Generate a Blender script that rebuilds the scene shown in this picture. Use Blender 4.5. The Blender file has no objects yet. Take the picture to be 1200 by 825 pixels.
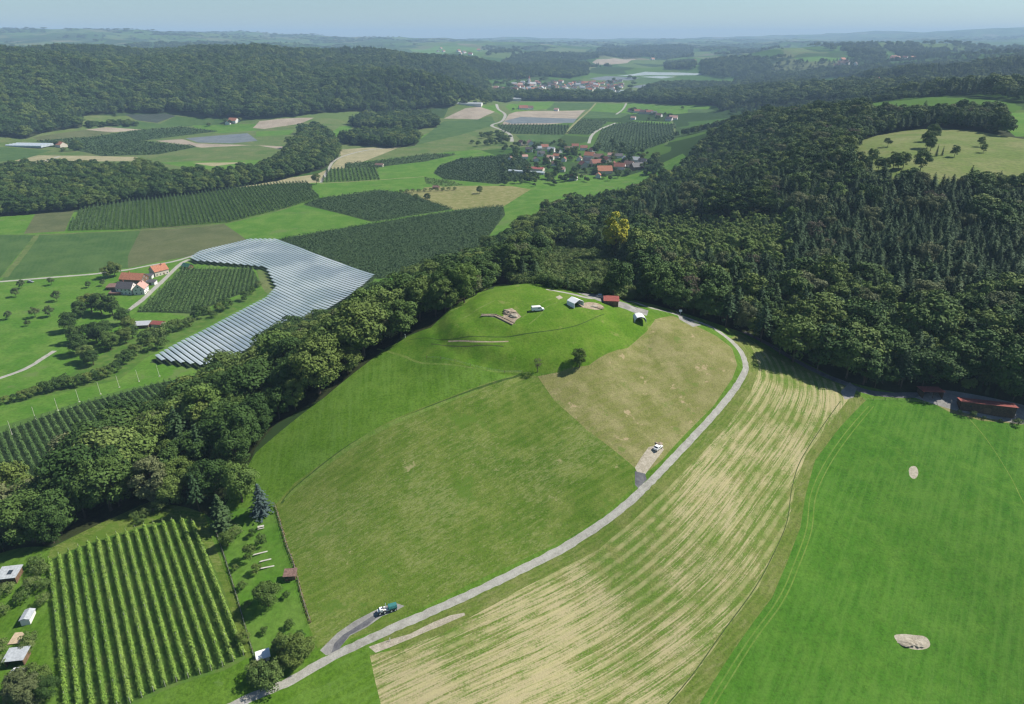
import bpy, bmesh, math, random
import numpy as np
from mathutils import Vector, Matrix
from mathutils.geometry import delaunay_2d_cdt

# ------------------------------------------------------------------ camera
FOC, CX, CY = 800.0, 600.0, 412.5
PITCH = math.radians(24.6)
CAMZ = 200.0
scene = bpy.context.scene
COL = scene.collection
cam_d = bpy.data.cameras.new('camera')
cam = bpy.data.objects.new('camera', cam_d)
COL.objects.link(cam)
cam.location = (0, 0, CAMZ)
cam.rotation_euler = (math.radians(90) - PITCH, 0, 0)
cam_d.sensor_width = 36.0
cam_d.lens = 24.0
cam_d.clip_start = 1.0
cam_d.clip_end = 60000.0
scene.camera = cam

# ------------------------------------------------------------------ world, sun, exposure
SUN_AZ, SUN_EL = math.radians(74), math.radians(47)      # azimuth from +Y towards +X
w = bpy.data.worlds.new('World')
scene.world = w
w.use_nodes = True
nt = w.node_tree
nt.nodes.clear()
out = nt.nodes.new('ShaderNodeOutputWorld')
bg = nt.nodes.new('ShaderNodeBackground')
sky = nt.nodes.new('ShaderNodeTexSky')
sky.sky_type = 'NISHITA'
sky.sun_disc = False
sky.sun_elevation = SUN_EL
sky.sun_rotation = SUN_AZ
sky.altitude = 500
sky.air_density = 1.0
sky.dust_density = 0.4
sky.ozone_density = 1.6
bg.inputs['Strength'].default_value = 0.068
tint = nt.nodes.new('ShaderNodeMix'); tint.data_type = 'RGBA'; tint.blend_type = 'MULTIPLY'; tint.inputs[0].default_value = 1.0
tint.inputs[7].default_value = (.80, .93, 1.0, 1)      # a cooler, clearer morning sky
nt.links.new(sky.outputs[0], tint.inputs[6]); nt.links.new(tint.outputs[2], bg.inputs['Color'])
nt.links.new(bg.outputs[0], out.inputs['Surface'])
sd = bpy.data.lights.new('sun', 'SUN')
sd.energy = 4.9
sd.angle = math.radians(0.53)
sd.color = (1.0, 0.95, 0.87)
so = bpy.data.objects.new('sun', sd)
COL.objects.link(so)
so.rotation_euler = Vector((math.sin(SUN_AZ)*math.cos(SUN_EL), math.cos(SUN_AZ)*math.cos(SUN_EL), math.sin(SUN_EL))).to_track_quat('Z', 'Y').to_euler()
so.location = (300, 100, 400)
scene.view_settings.view_transform = 'Standard'
scene.view_settings.look = 'None'
scene.view_settings.gamma = 1.0
scene.view_settings.exposure = 0.6
scene.render.engine = 'CYCLES'
cy = scene.cycles
cy.max_bounces = 4
cy.diffuse_bounces = 2
cy.glossy_bounces = 1
cy.transmission_bounces = 2
cy.transparent_max_bounces = 8
cy.volume_bounces = 0
cy.use_denoising = True
cy.denoiser = 'OPENIMAGEDENOISE'
cy.sample_clamp_indirect = 4.0
cy.use_adaptive_sampling = False
scene.render.filter_size = 1.3 if hasattr(scene.render, 'filter_size') else 1.5
cy.pixel_filter_type = 'BLACKMAN_HARRIS'
cy.filter_width = 1.3

random.seed(7)
RNG = np.random.default_rng(7)
R = math.radians

# ------------------------------------------------------------------ helpers
def ray_dir(px, py):
    xc = (np.asarray(px, float) - CX) / FOC
    yc = (CY - np.asarray(py, float)) / FOC
    c, s = math.cos(PITCH), math.sin(PITCH)
    return np.stack([xc, c + yc*s, -s + yc*c], -1)

def on_plane(px, py, h):
    d = ray_dir(px, py)
    t = (h - CAMZ) / d[..., 2]
    return d[..., 0]*t, d[..., 1]*t

def to_px(x, y, z):
    c, s = math.cos(PITCH), math.sin(PITCH)
    dz = z - CAMZ
    dep = y*c - dz*s
    up = y*s + dz*c
    return CX + FOC*x/dep, CY - FOC*up/dep, dep

# control points of the terrain: (px, py, h) where that pixel shows ground of height h
CP = [
 (0,825,47),(150,825,49),(380,775,51),(450,825,49),(700,825,46),(1000,825,40),(1200,825,36),
 (60,650,52),(230,600,54),(330,590,58),(290,790,51),(0,720,48),
 (330,700,54),(450,720,54),(600,665,57),(540,560,66),(450,490,74),(620,440,81),(700,500,73),
 (740,405,83),(765,375,88),(600,365,93),(660,350,93),(620,335,92),(540,400,88),(620,405,88),(700,385,90),(490,410,82),(505,385,88),
 (870,430,76),(750,575,64),(800,500,70),(940,530,62),(1000,465,67),(1100,700,44),(890,670,52),
 (1200,500,62),(1190,600,53),(800,370,85),(870,390,78),(1155,480,65),(1060,465,66),(700,700,52),
 (300,525,62),(450,410,80),(560,345,88),(380,470,72),(320,560,60),
 (60,545,13),(120,515,10),(200,455,3),(230,432,2),(330,370,2),(430,325,2),(280,424,2),(325,412,2.5),(380,366,2.5),(300,390,2),(270,340,2),(250,300,1.5),(300,300,1.5),(400,330,2),(0,500,6),(0,420,2),(0,590,24),(0,655,49),(-60,700,49),(-60,800,47),
 (100,400,1),(100,350,0),(300,290,0),(0,300,0),(300,240,0),(300,200,0),(500,200,0),(500,250,1),(620,215,1),(640,150,0),(700,130,0),
 (0,200,0),(100,170,0),(700,112,0),(590,240,3),(560,285,6),(400,150,0),(200,150,0),(450,230,0),(780,160,1),(600,122,0),
 (640,245,10),(620,280,22),(680,300,50),(720,340,72),(620,310,62),
 (690,200,2),(760,205,8),(820,205,40),(720,240,22),(800,270,52),
 (790,330,74),(850,300,78),(1000,300,80),(1150,300,82),(1200,300,82),(930,200,84),(1000,205,96),(1100,180,105),(1190,200,102),
 (1150,230,96),(1000,380,74),(1150,400,74),(900,350,76),(1195,150,112),(1100,152,110),(1000,172,104),
 (840,150,30),(900,140,80),(1000,130,112),(1100,125,114),(1200,125,118),(800,140,4),
 (880,108,20),(940,112,60),(980,97,80),(1040,95,84),(1150,100,90),(950,98,70),
]
# (px, distance, h)
CD = [
 (0,1680,0),(250,1980,0),(480,2050,0),(0,2350,125),(0,2700,150),(200,2600,118),(200,2900,142),(400,2500,105),(400,3000,138),
 (480,3100,122),(560,3200,50),(620,3400,2),(560,2600,2),(350,2150,78),(520,2250,60),(540,2000,5),(570,3700,95),(500,3900,80),
 (-150,1650,5),(-150,2400,120),(-150,800,0),(-100,420,6),(-200,260,36),
 (0,4000,120),(200,4200,95),(400,4200,90),(100,6500,140),(350,6500,135),(100,9500,225),(200,10500,275),(350,10500,245),(0,9800,225),
 (640,4600,45),(560,5200,75),(700,5500,70),(640,7000,110),(850,4000,30),(800,5500,75),(900,6500,105),(640,10000,160),(800,10000,160),
 (840,4700,120),(760,5000,60),(700,4200,15),
 (1000,2600,92),(1150,2200,105),(1200,1500,118),(1100,1500,118),(1200,3000,130),(1200,4500,150),(1100,3500,110),(1020,3300,60),(940,3400,50),
 (1040,4300,105),(950,4700,120),(1075,6000,185),(990,5600,165),(1033,5600,100),(1130,6200,160),(1040,7500,110),(1200,8000,160),(1000,9000,160),
 (1100,15000,255),(1000,14500,200),(1200,14500,250),(800,15000,190),(600,15500,190),(400,15500,235),(0,15500,240),(200,15500,240),(1050,17500,370),(1150,19000,430),(1000,19000,340),
 (1350,300,55),(1400,600,75),(1400,1500,110),(1400,4000,140),(1350,12000,200),(-200,5000,110),(-200,12000,220),
]
_u, _v, _h = [], [], []
for px, py, h in CP:
    x, y = on_plane(px, py, h)
    _u.append(math.atan2(x, y)); _v.append(math.log(math.hypot(x, y))); _h.append(h)
for px, d, h in CD:
    _u.append(math.atan((px-CX)/FOC*1.04)); _v.append(math.log(d)); _h.append(h)
for a, d, h in [(0,60,46),(-1.2,80,46),(1.2,80,36),(1.3,500,70),(-1.3,500,5),(0,90,48),(1.3,5000,130),(-1.3,5000,90),(1.3,15000,200),(-1.3,15000,200),(0,22000,180),(.6,22000,180),(-.6,22000,180)]:
    _u.append(a); _v.append(math.log(d)); _h.append(h)
_P = np.array([_u, _v]).T; _H = np.array(_h, float)
def _phi(r2): return 0.5*r2*np.log(r2 + 1e-12)
_n = len(_P)
_K = _phi(((_P[:, None]-_P[None])**2).sum(-1)) + np.eye(_n)*0.0012
_A = np.zeros((_n+3, _n+3)); _A[:_n, :_n] = _K; _A[:_n, _n] = 1; _A[:_n, _n+1:] = _P
_A[_n, :_n] = 1; _A[_n+1:, :_n] = _P.T
_W = np.linalg.solve(_A, np.concatenate([_H, np.zeros(3)]))
def _hash(i, j):
    i = i.astype(np.int64); j = j.astype(np.int64)
    n = (i*374761393 + j*668265263) & 0x7fffffff
    n = ((n ^ (n >> 13)) * 1274126177) & 0x7fffffff
    return ((n ^ (n >> 16)) & 0xffff) / 65535.0
def vnoise(x, y):
    xi, yi = np.floor(x), np.floor(y); fx, fy = x-xi, y-yi
    fx = fx*fx*(3-2*fx); fy = fy*fy*(3-2*fy)
    a, b, c, d = _hash(xi, yi), _hash(xi+1, yi), _hash(xi, yi+1), _hash(xi+1, yi+1)
    return (a*(1-fx)+b*fx)*(1-fy) + (c*(1-fx)+d*fx)*fy
def sstep(a, b, x):
    t = np.clip((x-a)/(b-a), 0, 1); return t*t*(3-2*t)
def H_raw(x, y):
    x = np.asarray(x, float); y = np.asarray(y, float); shp = x.shape
    x = x.ravel(); y = y.ravel()
    d = np.maximum(np.hypot(x, y), 55)
    u = np.arctan2(x, y); v = np.log(d)
    z = np.empty_like(x)
    for i in range(0, len(x), 20000):
        q = np.stack([u[i:i+20000], v[i:i+20000]], -1)
        r2 = (q[:, :1]-_P[None, :, 0])**2 + (q[:, 1:]-_P[None, :, 1])**2
        z[i:i+20000] = _phi(r2) @ _W[:_n] + _W[_n] + q @ _W[_n+1:]
    lo = 6*sstep(3, -3, z) * 0
    # the valley is flat
    z = np.where(d < 3600, np.where(z < 3, 3*np.exp((np.minimum(z, 3)-3)/3.0), z) - 0.9, z)
    z = np.maximum(z, -1)
    far = sstep(2600, 6000, d)
    z = z + far*(vnoise(x/1100+7, y/1400+3)-.5)*60 + far*(vnoise(x/450, y/500)-.5)*26
    z = z + sstep(5500, 9000, d)*(vnoise(x/2300+1, y/1500+9)-.5)*60
    hill = sstep(20, 60, z)*sstep(1500, 2100, d)
    z = z + hill*((vnoise(x/330+2, y/260)-.5)*46+(vnoise(x/120, y/110)-.5)*14)
    hill = sstep(25, 60, z)*sstep(320, 700, d)
    z = z + hill*((vnoise(x/210+5, y/210)-.5)*9)
    z = z + 0.5*(vnoise(x/23, y/23)-.5)
    # the mound: a raised ring with an outer scarp and a low inner ledge
    rr = np.hypot((x-12)/47.0, (y-281)/43.0) + .05*(vnoise(x/30+2, y/30)-.5)
    z = z + 2.2*(1-sstep(.84, 1.0, rr)) + 1.1*(1-sstep(.60, .71, rr)) - .5*np.exp(-((rr-1.03)/.03)**2)
    return z.reshape(shp)
_cache = {}
# a fine log-polar table makes later look-ups cheap
TU = np.linspace(-1.35, 1.35, 901); TV = np.linspace(math.log(55), math.log(23000), 1001)
_gu, _gv = np.meshgrid(TU, TV, indexing='ij')
TAB = H_raw(np.sin(_gu)*np.exp(_gv), np.cos(_gu)*np.exp(_gv))
def Hh(x, y):
    x = np.asarray(x, float); y = np.asarray(y, float)
    u = np.clip((np.arctan2(x, y)-TU[0])/(TU[1]-TU[0]), 0, len(TU)-1.001)
    v = np.clip((np.log(np.maximum(np.hypot(x, y), 55.1))-TV[0])/(TV[1]-TV[0]), 0, len(TV)-1.001)
    i = u.astype(int); j = v.astype(int); fu = u-i; fv = v-j
    return (TAB[i, j]*(1-fu)+TAB[i+1, j]*fu)*(1-fv) + (TAB[i, j+1]*(1-fu)+TAB[i+1, j+1]*fu)*fv
_TS = np.exp(np.linspace(math.log(90), math.log(30000), 1400))
def G(px, py):
    """ground point seen at a photo pixel (array aware)"""
    px = np.atleast_1d(np.asarray(px, float)); py = np.atleast_1d(np.asarray(py, float))
    d = ray_dir(px, py)
    P = d[:, None, :]*_TS[None, :, None]
    below = (P[..., 2]+CAMZ) < Hh(P[..., 0], P[..., 1])
    k = np.argmax(below, 1); k = np.where(below.any(1), k, len(_TS)-1)
    lo = _TS[np.maximum(k-1, 0)]; hi = _TS[k]
    for _ in range(14):
        m = (lo+hi)/2; Q = d*m[:, None]
        b = (Q[:, 2]+CAMZ) < Hh(Q[:, 0], Q[:, 1])
        hi = np.where(b, m, hi); lo = np.where(b, lo, m)
    Q = d*hi[:, None]
    return np.stack([Q[:, 0], Q[:, 1]], -1)
def g1(px, py):
    q = G([px], [py])[0]; return float(q[0]), float(q[1])
def Z(x, y): return float(Hh(np.array([x]), np.array([y]))[0])
def catmull(p, n=6, closed=False):
    p = np.asarray(p, float); m = len(p); o = []
    rng = range(m) if closed else range(m-1)
    for i in rng:
        if closed: a, b, c, d = p[(i-1) % m], p[i], p[(i+1) % m], p[(i+2) % m]
        else: a, b, c, d = p[max(i-1, 0)], p[i], p[i+1], p[min(i+2, m-1)]
        for t in np.arange(n)/n:
            o.append(.5*((2*b)+(-a+c)*t+(2*a-5*b+4*c-d)*t*t+(-a+3*b-3*c+d)*t**3))
    if not closed: o.append(p[-1])
    return np.array(o)
def wpoly(pts, smooth=False):
    a = np.array(pts, float)
    q = G(a[:, 0], a[:, 1])
    return catmull(q, 5, True) if smooth else q
def inpoly(x, y, poly):
    c = np.zeros(x.shape, bool); n = len(poly); j = n-1
    mn, mx = poly.min(0), poly.max(0)
    box = (x >= mn[0]) & (x <= mx[0]) & (y >= mn[1]) & (y <= mx[1])
    xs, ys = x[box], y[box]; cc = np.zeros(xs.shape, bool)
    for i in range(n):
        xi, yi = poly[i]; xj, yj = poly[j]
        if yi != yj:
            cc ^= ((yi > ys) != (yj > ys)) & (xs < (xj-xi)*(ys-yi)/(yj-yi)+xi)
        j = i
    c[box] = cc
    return c
def polydist(x, y, line):
    """signed distance to a polyline and the length along it"""
    best = np.full(x.shape, 1e18); sd_ = np.zeros(x.shape); al = np.zeros(x.shape); L = 0
    for a, b in zip(line[:-1], line[1:]):
        ab = b-a; l = math.hypot(*ab)
        if l < 1e-6: continue
        t = np.clip(((x-a[0])*ab[0]+(y-a[1])*ab[1])/(l*l), 0, 1)
        dx = x-a[0]-t*ab[0]; dy = y-a[1]-t*ab[1]; dd = dx*dx+dy*dy
        m = dd < best
        best = np.where(m, dd, best)
        sd_ = np.where(m, np.sign(ab[0]*dy-ab[1]*dx)*np.sqrt(dd), sd_)
        al = np.where(m, L+t*l, al); L += l
    return sd_, al
def strip(pts, width, smooth=True):
    """road outline from a centre line in photo pixels and a width in metres"""
    a = np.array(pts, float); q = G(a[:, 0], a[:, 1])
    if smooth: q = catmull(q, 5)
    w_ = np.broadcast_to(np.asarray(width, float), (len(q),)) if np.ndim(width) == 0 else np.interp(np.linspace(0, 1, len(q)), np.linspace(0, 1, len(width)), width)
    L = np.concatenate([[0], np.cumsum(np.linalg.norm(np.diff(q, axis=0), axis=1))]); q0 = q
    k = int(min(420, max(len(q), L[-1]/max(1.6, np.hypot(*q[len(q)//2])*.008))))
    S = np.linspace(0, L[-1], k); q = np.stack([np.interp(S, L, q[:, 0]), np.interp(S, L, q[:, 1])], -1); w_ = np.interp(S, L, w_)
    t = np.gradient(q, axis=0); t /= np.linalg.norm(t, axis=1)[:, None]+1e-9
    n = np.stack([-t[:, 1], t[:, 0]], -1)
    rg = np.random.default_rng(k); a_ = w_*.5*(1+rg.normal(0, .07, k)); b_ = w_*.5*(1+rg.normal(0, .07, k))
    return np.concatenate([q+n*a_[:, None], (q-n*b_[:, None])[::-1]]), q0

def tag(o, label=None, cat=None, group=None, kind=None):
    if label: o['label'] = label
    if cat: o['category'] = cat
    if group: o['group'] = group
    if kind: o['kind'] = kind
    return o
def link(name, me, parent=None, loc=(0, 0, 0), rz=0, scale=None):
    o = bpy.data.objects.new(name, me); COL.objects.link(o)
    o.location = loc; o.rotation_euler = (0, 0, rz)
    if scale is not None: o.scale = scale
    if parent is not None: o.parent = parent
    return o
def npmesh(name, V, F, mat=None, smooth=False):
    """V (n,3), F (m,k) all faces with k corners"""
    me = bpy.data.meshes.new(name)
    V = np.ascontiguousarray(V, dtype=np.float32); F = np.ascontiguousarray(F, dtype=np.int32)
    me.vertices.add(len(V)); me.vertices.foreach_set('co', V.ravel())
    k = F.shape[1]
    me.loops.add(F.size); me.loops.foreach_set('vertex_index', F.ravel())
    me.polygons.add(len(F)); me.polygons.foreach_set('loop_start', np.arange(len(F), dtype=np.int32)*k)
    me.polygons.foreach_set('loop_total', np.full(len(F), k, dtype=np.int32))
    me.update(calc_edges=True)
    if smooth: me.polygons.foreach_set('use_smooth', np.ones(len(F), bool))
    if mat: me.materials.append(mat)
    return me
class MB:
    """collects boxes, prisms, tubes; builds ONE mesh"""
    def __init__(s): s.v = []; s.f = []
    def add(s, vs, fs):
        o = len(s.v); s.v += [tuple(v) for v in vs]; s.f += [tuple(o+i for i in f) for f in fs]
    def box(s, c, d, rz=0, rx=0, ry=0):
        M = Matrix.Translation(c) @ Matrix.Rotation(rz, 4, 'Z') @ Matrix.Rotation(ry, 4, 'Y') @ Matrix.Rotation(rx, 4, 'X')
        vs = [M @ Vector((sx*d[0]/2, sy*d[1]/2, sz*d[2]/2)) for sz in (-1, 1) for sx, sy in ((-1, -1), (1, -1), (1, 1), (-1, 1))]
        s.add(vs, [(3, 2, 1, 0), (4, 5, 6, 7), (0, 1, 5, 4), (1, 2, 6, 5), (2, 3, 7, 6), (3, 0, 4, 7)])
    def prism(s, outline, y0, y1):
        """outline in x,z extruded along y"""
        n = len(outline)
        vs = [(x, y0, z) for x, z in outline] + [(x, y1, z) for x, z in outline]
        fs = [tuple(range(n)), tuple(range(2*n-1, n-1, -1))] + [(i, i+n, (i+1) % n+n, (i+1) % n) for i in range(n)]
        s.add(vs, fs)
    def tube(s, pts, rad, seg=8, cap=True):
        pts = [Vector(p) for p in pts]; rad = rad if isinstance(rad, (list, tuple)) else [rad]*len(pts)
        rings = []
        for i, p in enumerate(pts):
            t = (pts[min(i+1, len(pts)-1)]-pts[max(i-1, 0)]).normalized()
            a = t.orthogonal().normalized() if abs(t.z) < .99 else Vector((1, 0, 0)); b = t.cross(a).normalized(); a = b.cross(t)
            rings.append([p+(a*math.cos(2*math.pi*k/seg)+b*math.sin(2*math.pi*k/seg))*rad[i] for k in range(seg)])
        vs = [v for r in rings for v in r]; fs = []
        for i in range(len(rings)-1):
            for k in range(seg):
                fs.append((i*seg+k, i*seg+(k+1) % seg, (i+1)*seg+(k+1) % seg, (i+1)*seg+k))
        if cap: fs += [tuple(range(seg-1, -1, -1)), tuple((len(rings)-1)*seg+k for k in range(seg))]
        s.add(vs, fs)
    def mesh(s, name, mat, bevel=0):
        me = bpy.data.meshes.new(name); me.from_pydata(s.v, [], s.f)
        bm = bmesh.new(); bm.from_mesh(me)
        bmesh.ops.recalc_face_normals(bm, faces=bm.faces)
        if bevel: bmesh.ops.bevel(bm, geom=bm.edges[:], offset=bevel, segments=2, affect='EDGES', clamp_overlap=True)
        bm.to_mesh(me); bm.free()
        if mat: me.materials.append(mat)
        return me
    def build(s, name, mat, parent=None, bevel=0, **k): return link(name, s.mesh(name, mat, bevel), parent, **k)
def empty(name, loc, rz=0):
    o = bpy.data.objects.new(name, None); COL.objects.link(o); o.location = loc; o.rotation_euler = (0, 0, rz); o.empty_display_size = .5
    return o
KIDS = {}
def copy_tree(root, loc, rz, scale=1.0):
    """copy a thing and its parts (obj.copy, no operators)"""
    r = root.copy(); COL.objects.link(r); r.location = loc; r.rotation_euler = (0, 0, rz); r.scale = (scale,)*3
    if root.name not in KIDS: KIDS[root.name] = [(c, list(c.children)) for c in root.children]
    for ch, subs in KIDS[root.name]:
        c = ch.copy(); COL.objects.link(c); c.parent = r
        for g in subs:
            d = g.copy(); COL.objects.link(d); d.parent = c
    return r

# ------------------------------------------------------------------ materials
def new_mat(name):
    m = bpy.data.materials.new(name); m.use_nodes = True
    n = m.node_tree.nodes; b = n['Principled BSDF']
    b.inputs['Specular IOR Level'].default_value = 0.25
    return m, m.node_tree, b
def nnode(t, typ, **kw):
    n = t.nodes.new(typ)
    for k, v in kw.items():
        if k in n.inputs.keys(): n.inputs[k].default_value = v
        else: setattr(n, k, v)
    return n
def mixc(t, fac, a, b, blend='MIX'):
    n = t.nodes.new('ShaderNodeMix'); n.data_type = 'RGBA'; n.blend_type = blend
    for sock, v in ((n.inputs[0], fac), (n.inputs[6], a), (n.inputs[7], b)):
        if isinstance(v, (int, float)): sock.default_value = v
        elif isinstance(v, tuple): sock.default_value = v if len(v) == 4 else v+(1,)
        else: t.links.new(v, sock)
    return n.outputs[2]
def mth(t, op, a, b=0.0, c=None, clamp=False):
    n = t.nodes.new('ShaderNodeMath'); n.operation = op; n.use_clamp = clamp
    for i, v in enumerate((a, b, c)):
        if v is None: continue
        if isinstance(v, (int, float)): n.inputs[i].default_value = v
        else: t.links.new(v, n.inputs[i])
    return n.outputs[0]
def ramp(t, x, lo, hi):
    n = t.nodes.new('ShaderNodeMapRange'); n.interpolation_type = 'SMOOTHSTEP'
    t.links.new(x, n.inputs[0]); n.inputs[1].default_value = lo; n.inputs[2].default_value = hi
    return n.outputs[0]
def noise(t, vec, scale, detail=4, rough=.55, dist=0.0):
    n = nnode(t, 'ShaderNodeTexNoise', Scale=scale, Detail=detail, Roughness=rough, Distortion=dist)
    t.links.new(vec, n.inputs['Vector']); return n.outputs['Fac']
def flat(name, col, rough=.6, metal=0, var=.15, scale=1.5, bump=0):
    """simple surface with weathering variation"""
    m, t, b = new_mat(name)
    tc = t.nodes.new('ShaderNodeTexCoord')
    f = noise(t, tc.outputs['Object'], scale, 6)
    c = mixc(t, ramp(t, f, .3, .7), tuple(x*(1-var) for x in col), tuple(min(1, x*(1+var)) for x in col))
    t.links.new(c, b.inputs['Base Color'])
    b.inputs['Roughness'].default_value = rough; b.inputs['Metallic'].default_value = metal
    return m
def ground_mat(name, cols, big=.012, mid=.12, fine=1.1, row=None, bump=.5, patch=None, contrast=1.0, aniso=None):
    """cols: (dark, base, light); row: (period m, strength, colour[, jitter]); patch: (colour, scale, threshold)"""
    m, t, b = new_mat(name)
    geo = t.nodes.new('ShaderNodeNewGeometry'); pos = geo.outputs['Position']
    uv = t.nodes.new('ShaderNodeUVMap'); uv.uv_map = 'rows'
    base = mixc(t, ramp(t, noise(t, pos, big, 5), .35, .65), cols[0], cols[1])
    c2 = mixc(t, ramp(t, noise(t, pos, mid, 6, .65), .38, .68), base, cols[2])
    fn = noise(t, pos, fine, 5, .7)
    c3 = mixc(t, mth(t, 'MULTIPLY', ramp(t, fn, .3, .75), .75*contrast, clamp=True), c2, mixc(t, 1.0, c2, (.5, .52, .5), 'MULTIPLY'))
    if aniso:      # streaks along the working direction: (length stretch, scale, threshold, colour, strength)
        mp = nnode(t, 'ShaderNodeMapping'); t.links.new(uv.outputs[0], mp.inputs[0]); mp.inputs['Scale'].default_value = (1, 1/aniso[0], 1)
        an = noise(t, mp.outputs[0], aniso[1], 5, .72, .25)
        an2 = noise(t, pos, .03, 3)
        an3 = noise(t, pos, 1.6, 4, .7)
        s_ = mth(t, 'ADD', an, mth(t, 'MULTIPLY', mth(t, 'SUBTRACT', an2, .5), aniso[5] if len(aniso) > 5 else .55))
        s_ = mth(t, 'ADD', s_, mth(t, 'MULTIPLY', mth(t, 'SUBTRACT', an3, .5), .35))
        c3 = mixc(t, mth(t, 'MULTIPLY', ramp(t, s_, aniso[2]-.09, aniso[2]+.11), aniso[4]), c3, mixc(t, fn, aniso[3], tuple(x*.72 for x in aniso[3])))
    if row:
        sx = nnode(t, 'ShaderNodeSeparateXYZ'); t.links.new(uv.outputs[0], sx.inputs[0])
        jit = noise(t, pos, .05, 2)
        ph = mth(t, 'ADD', mth(t, 'MULTIPLY', sx.outputs[0], 2*math.pi/row[0]), mth(t, 'MULTIPLY', jit, row[3] if len(row) > 3 else 1.5))
        wv = mth(t, 'MULTIPLY_ADD', mth(t, 'SINE', ph), .5, .5)
        wv = mth(t, 'MULTIPLY', ramp(t, wv, .35, .9), mth(t, 'MULTIPLY', ramp(t, noise(t, pos, .25, 4), .25, .7), row[1]))
        c3 = mixc(t, wv, c3, row[2])
    if patch:
        for (pc, ps, th) in patch:
            pf = ramp(t, noise(t, pos, ps, 7, .7), th, th+.06)
            c3 = mixc(t, mth(t, 'MULTIPLY', pf, .8), c3, pc)
    t.links.new(c3, b.inputs['Base Color'])
    b.inputs['Roughness'].default_value = .95
    b.inputs['Specular IOR Level'].default_value = .1
    if bump:
        bp = nnode(t, 'ShaderNodeBump', Strength=bump, Distance=.35)
        t.links.new(noise(t, pos, fine*1.3, 6, .75), bp.inputs['Height']); t.links.new(bp.outputs[0], b.inputs['Normal'])
    return m
# ------------------------------------------------------------------ the land: one sheet cut along its field borders
ROAD = [(262,832),(300,815),(340,798),(380,775),(420,755),(450,741),(500,719),(560,692),(620,663),(680,630),(715,606),(750,577),(785,541),(820,504),(850,470),(866,448),(874,430),(868,412),(855,398),(835,384),(812,375),(785,366),(760,360),(738,353),(715,350)]
road_poly, road_line = strip(ROAD, 2.5)
M_ = {}
GR = dict(big=.01, mid=.15, fine=1.2)
M_['lush'] = ground_mat('lush_grass', ((.068,.150,.010),(.084,.174,.012),(.110,.200,.022)), row=(2.9,.22,(.105,.20,.03),2.0), contrast=1.35, aniso=(14,.55,.54,(.125,.225,.04),.5), patch=[((.10,.17,.04),.09,.66)])
M_['deep'] = ground_mat('deep_green_field', ((.044,.140,.010),(.058,.162,.012),(.084,.190,.020)), row=(2.9,.25,(.085,.19,.02),2.0), contrast=1.35, aniso=(14,.6,.54,(.10,.21,.03),.5), **GR)
M_['mound'] = ground_mat('mound_grass', ((.068,.160,.010),(.090,.182,.012),(.125,.205,.024)), patch=[((.16,.19,.05),.07,.60),((.15,.16,.065),.35,.66)])
M_['mown'] = ground_mat('mown_meadow', ((.072,.142,.012),(.096,.162,.018),(.140,.190,.034)), fine=1.8, contrast=1.25, row=(3.2,.3,(.17,.20,.05),2.5), aniso=(3.5,1.3,.56,(.24,.26,.10),.55), patch=[((.27,.25,.12),.11,.64),((.075,.14,.016),.05,.58),((.22,.21,.09),.5,.66)])
M_['hay'] = ground_mat('dry_meadow', ((.155,.175,.042),(.205,.205,.068),(.275,.255,.110)), fine=1.8, contrast=1.2, row=(3.0,.3,(.19,.165,.08),2.0), patch=[((.33,.26,.15),.16,.60),((.11,.155,.03),.09,.58)])
M_['stubble'] = ground_mat('stubble', ((.100,.175,.024),(.125,.195,.030),(.190,.210,.060)), mid=.2, fine=1.9, contrast=1.3, aniso=(34,1.7,.545,(.48,.40,.24),.74,.95), row=(3.1,.55,(.38,.34,.17),1.2), patch=[((.10,.175,.025),.035,.60)])
M_['verge'] = ground_mat('rough_verge', ((.085,.150,.017),(.110,.165,.024),(.160,.185,.048)), fine=1.4, row=(1.7,.35,(.17,.19,.05),1.0), contrast=1.3, aniso=(5,1.0,.56,(.24,.24,.10),.5))
M_['bright'] = ground_mat('valley_grass', ((.062,.158,.014),(.080,.185,.017),(.115,.205,.032)), big=.006, mid=.05, fine=.5, patch=[((.10,.15,.04),.02,.58)], row=(7,.12,(.09,.16,.03),1.5))
M_['pale'] = ground_mat('pale_grass', ((.075,.135,.028),(.105,.150,.042),(.140,.165,.060)), big=.006, mid=.03, fine=.3)
M_['hillmead'] = ground_mat('hill_meadow', ((.112,.165,.034),(.145,.185,.048),(.185,.200,.072)), big=.01, mid=.03, fine=.3, row=(9,.2,(.18,.16,.08),3.0))
M_['crop'] = ground_mat('maize_field', ((.045,.098,.024),(.058,.115,.028),(.080,.138,.038)), big=.01, mid=.04, fine=.6, row=(4.5,.5,(.065,.11,.035),.6))
M_['cropbrown'] = ground_mat('bean_field', ((.080,.100,.038),(.100,.118,.046),(.120,.132,.058)), big=.01, mid=.04, fine=.6, row=(7,.35,(.10,.11,.055),.6))
M_['orchg'] = ground_mat('orchard_alley', ((.060,.135,.018),(.075,.155,.022),(.115,.175,.038)), big=.02, mid=.2, fine=.8)
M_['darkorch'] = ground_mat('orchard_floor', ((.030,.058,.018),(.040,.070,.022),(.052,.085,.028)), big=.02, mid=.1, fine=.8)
M_['netdark'] = ground_mat('dark_net', ((.035,.050,.040),(.045,.060,.048),(.055,.070,.056)), big=.02, mid=.05, fine=.3, row=(9,.5,(.07,.085,.07),.3))
M_['netgrey'] = ground_mat('grey_net', ((.10,.125,.14),(.13,.155,.17),(.17,.19,.20)), big=.02, mid=.05, fine=.3, row=(9,.5,(.2,.23,.24),.3))
M_['netwhite'] = ground_mat('white_net', ((.25,.30,.31),(.30,.36,.37),(.36,.42,.42)), big=.02, mid=.05, fine=.3, row=(10,.4,(.4,.46,.46),.3))
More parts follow.
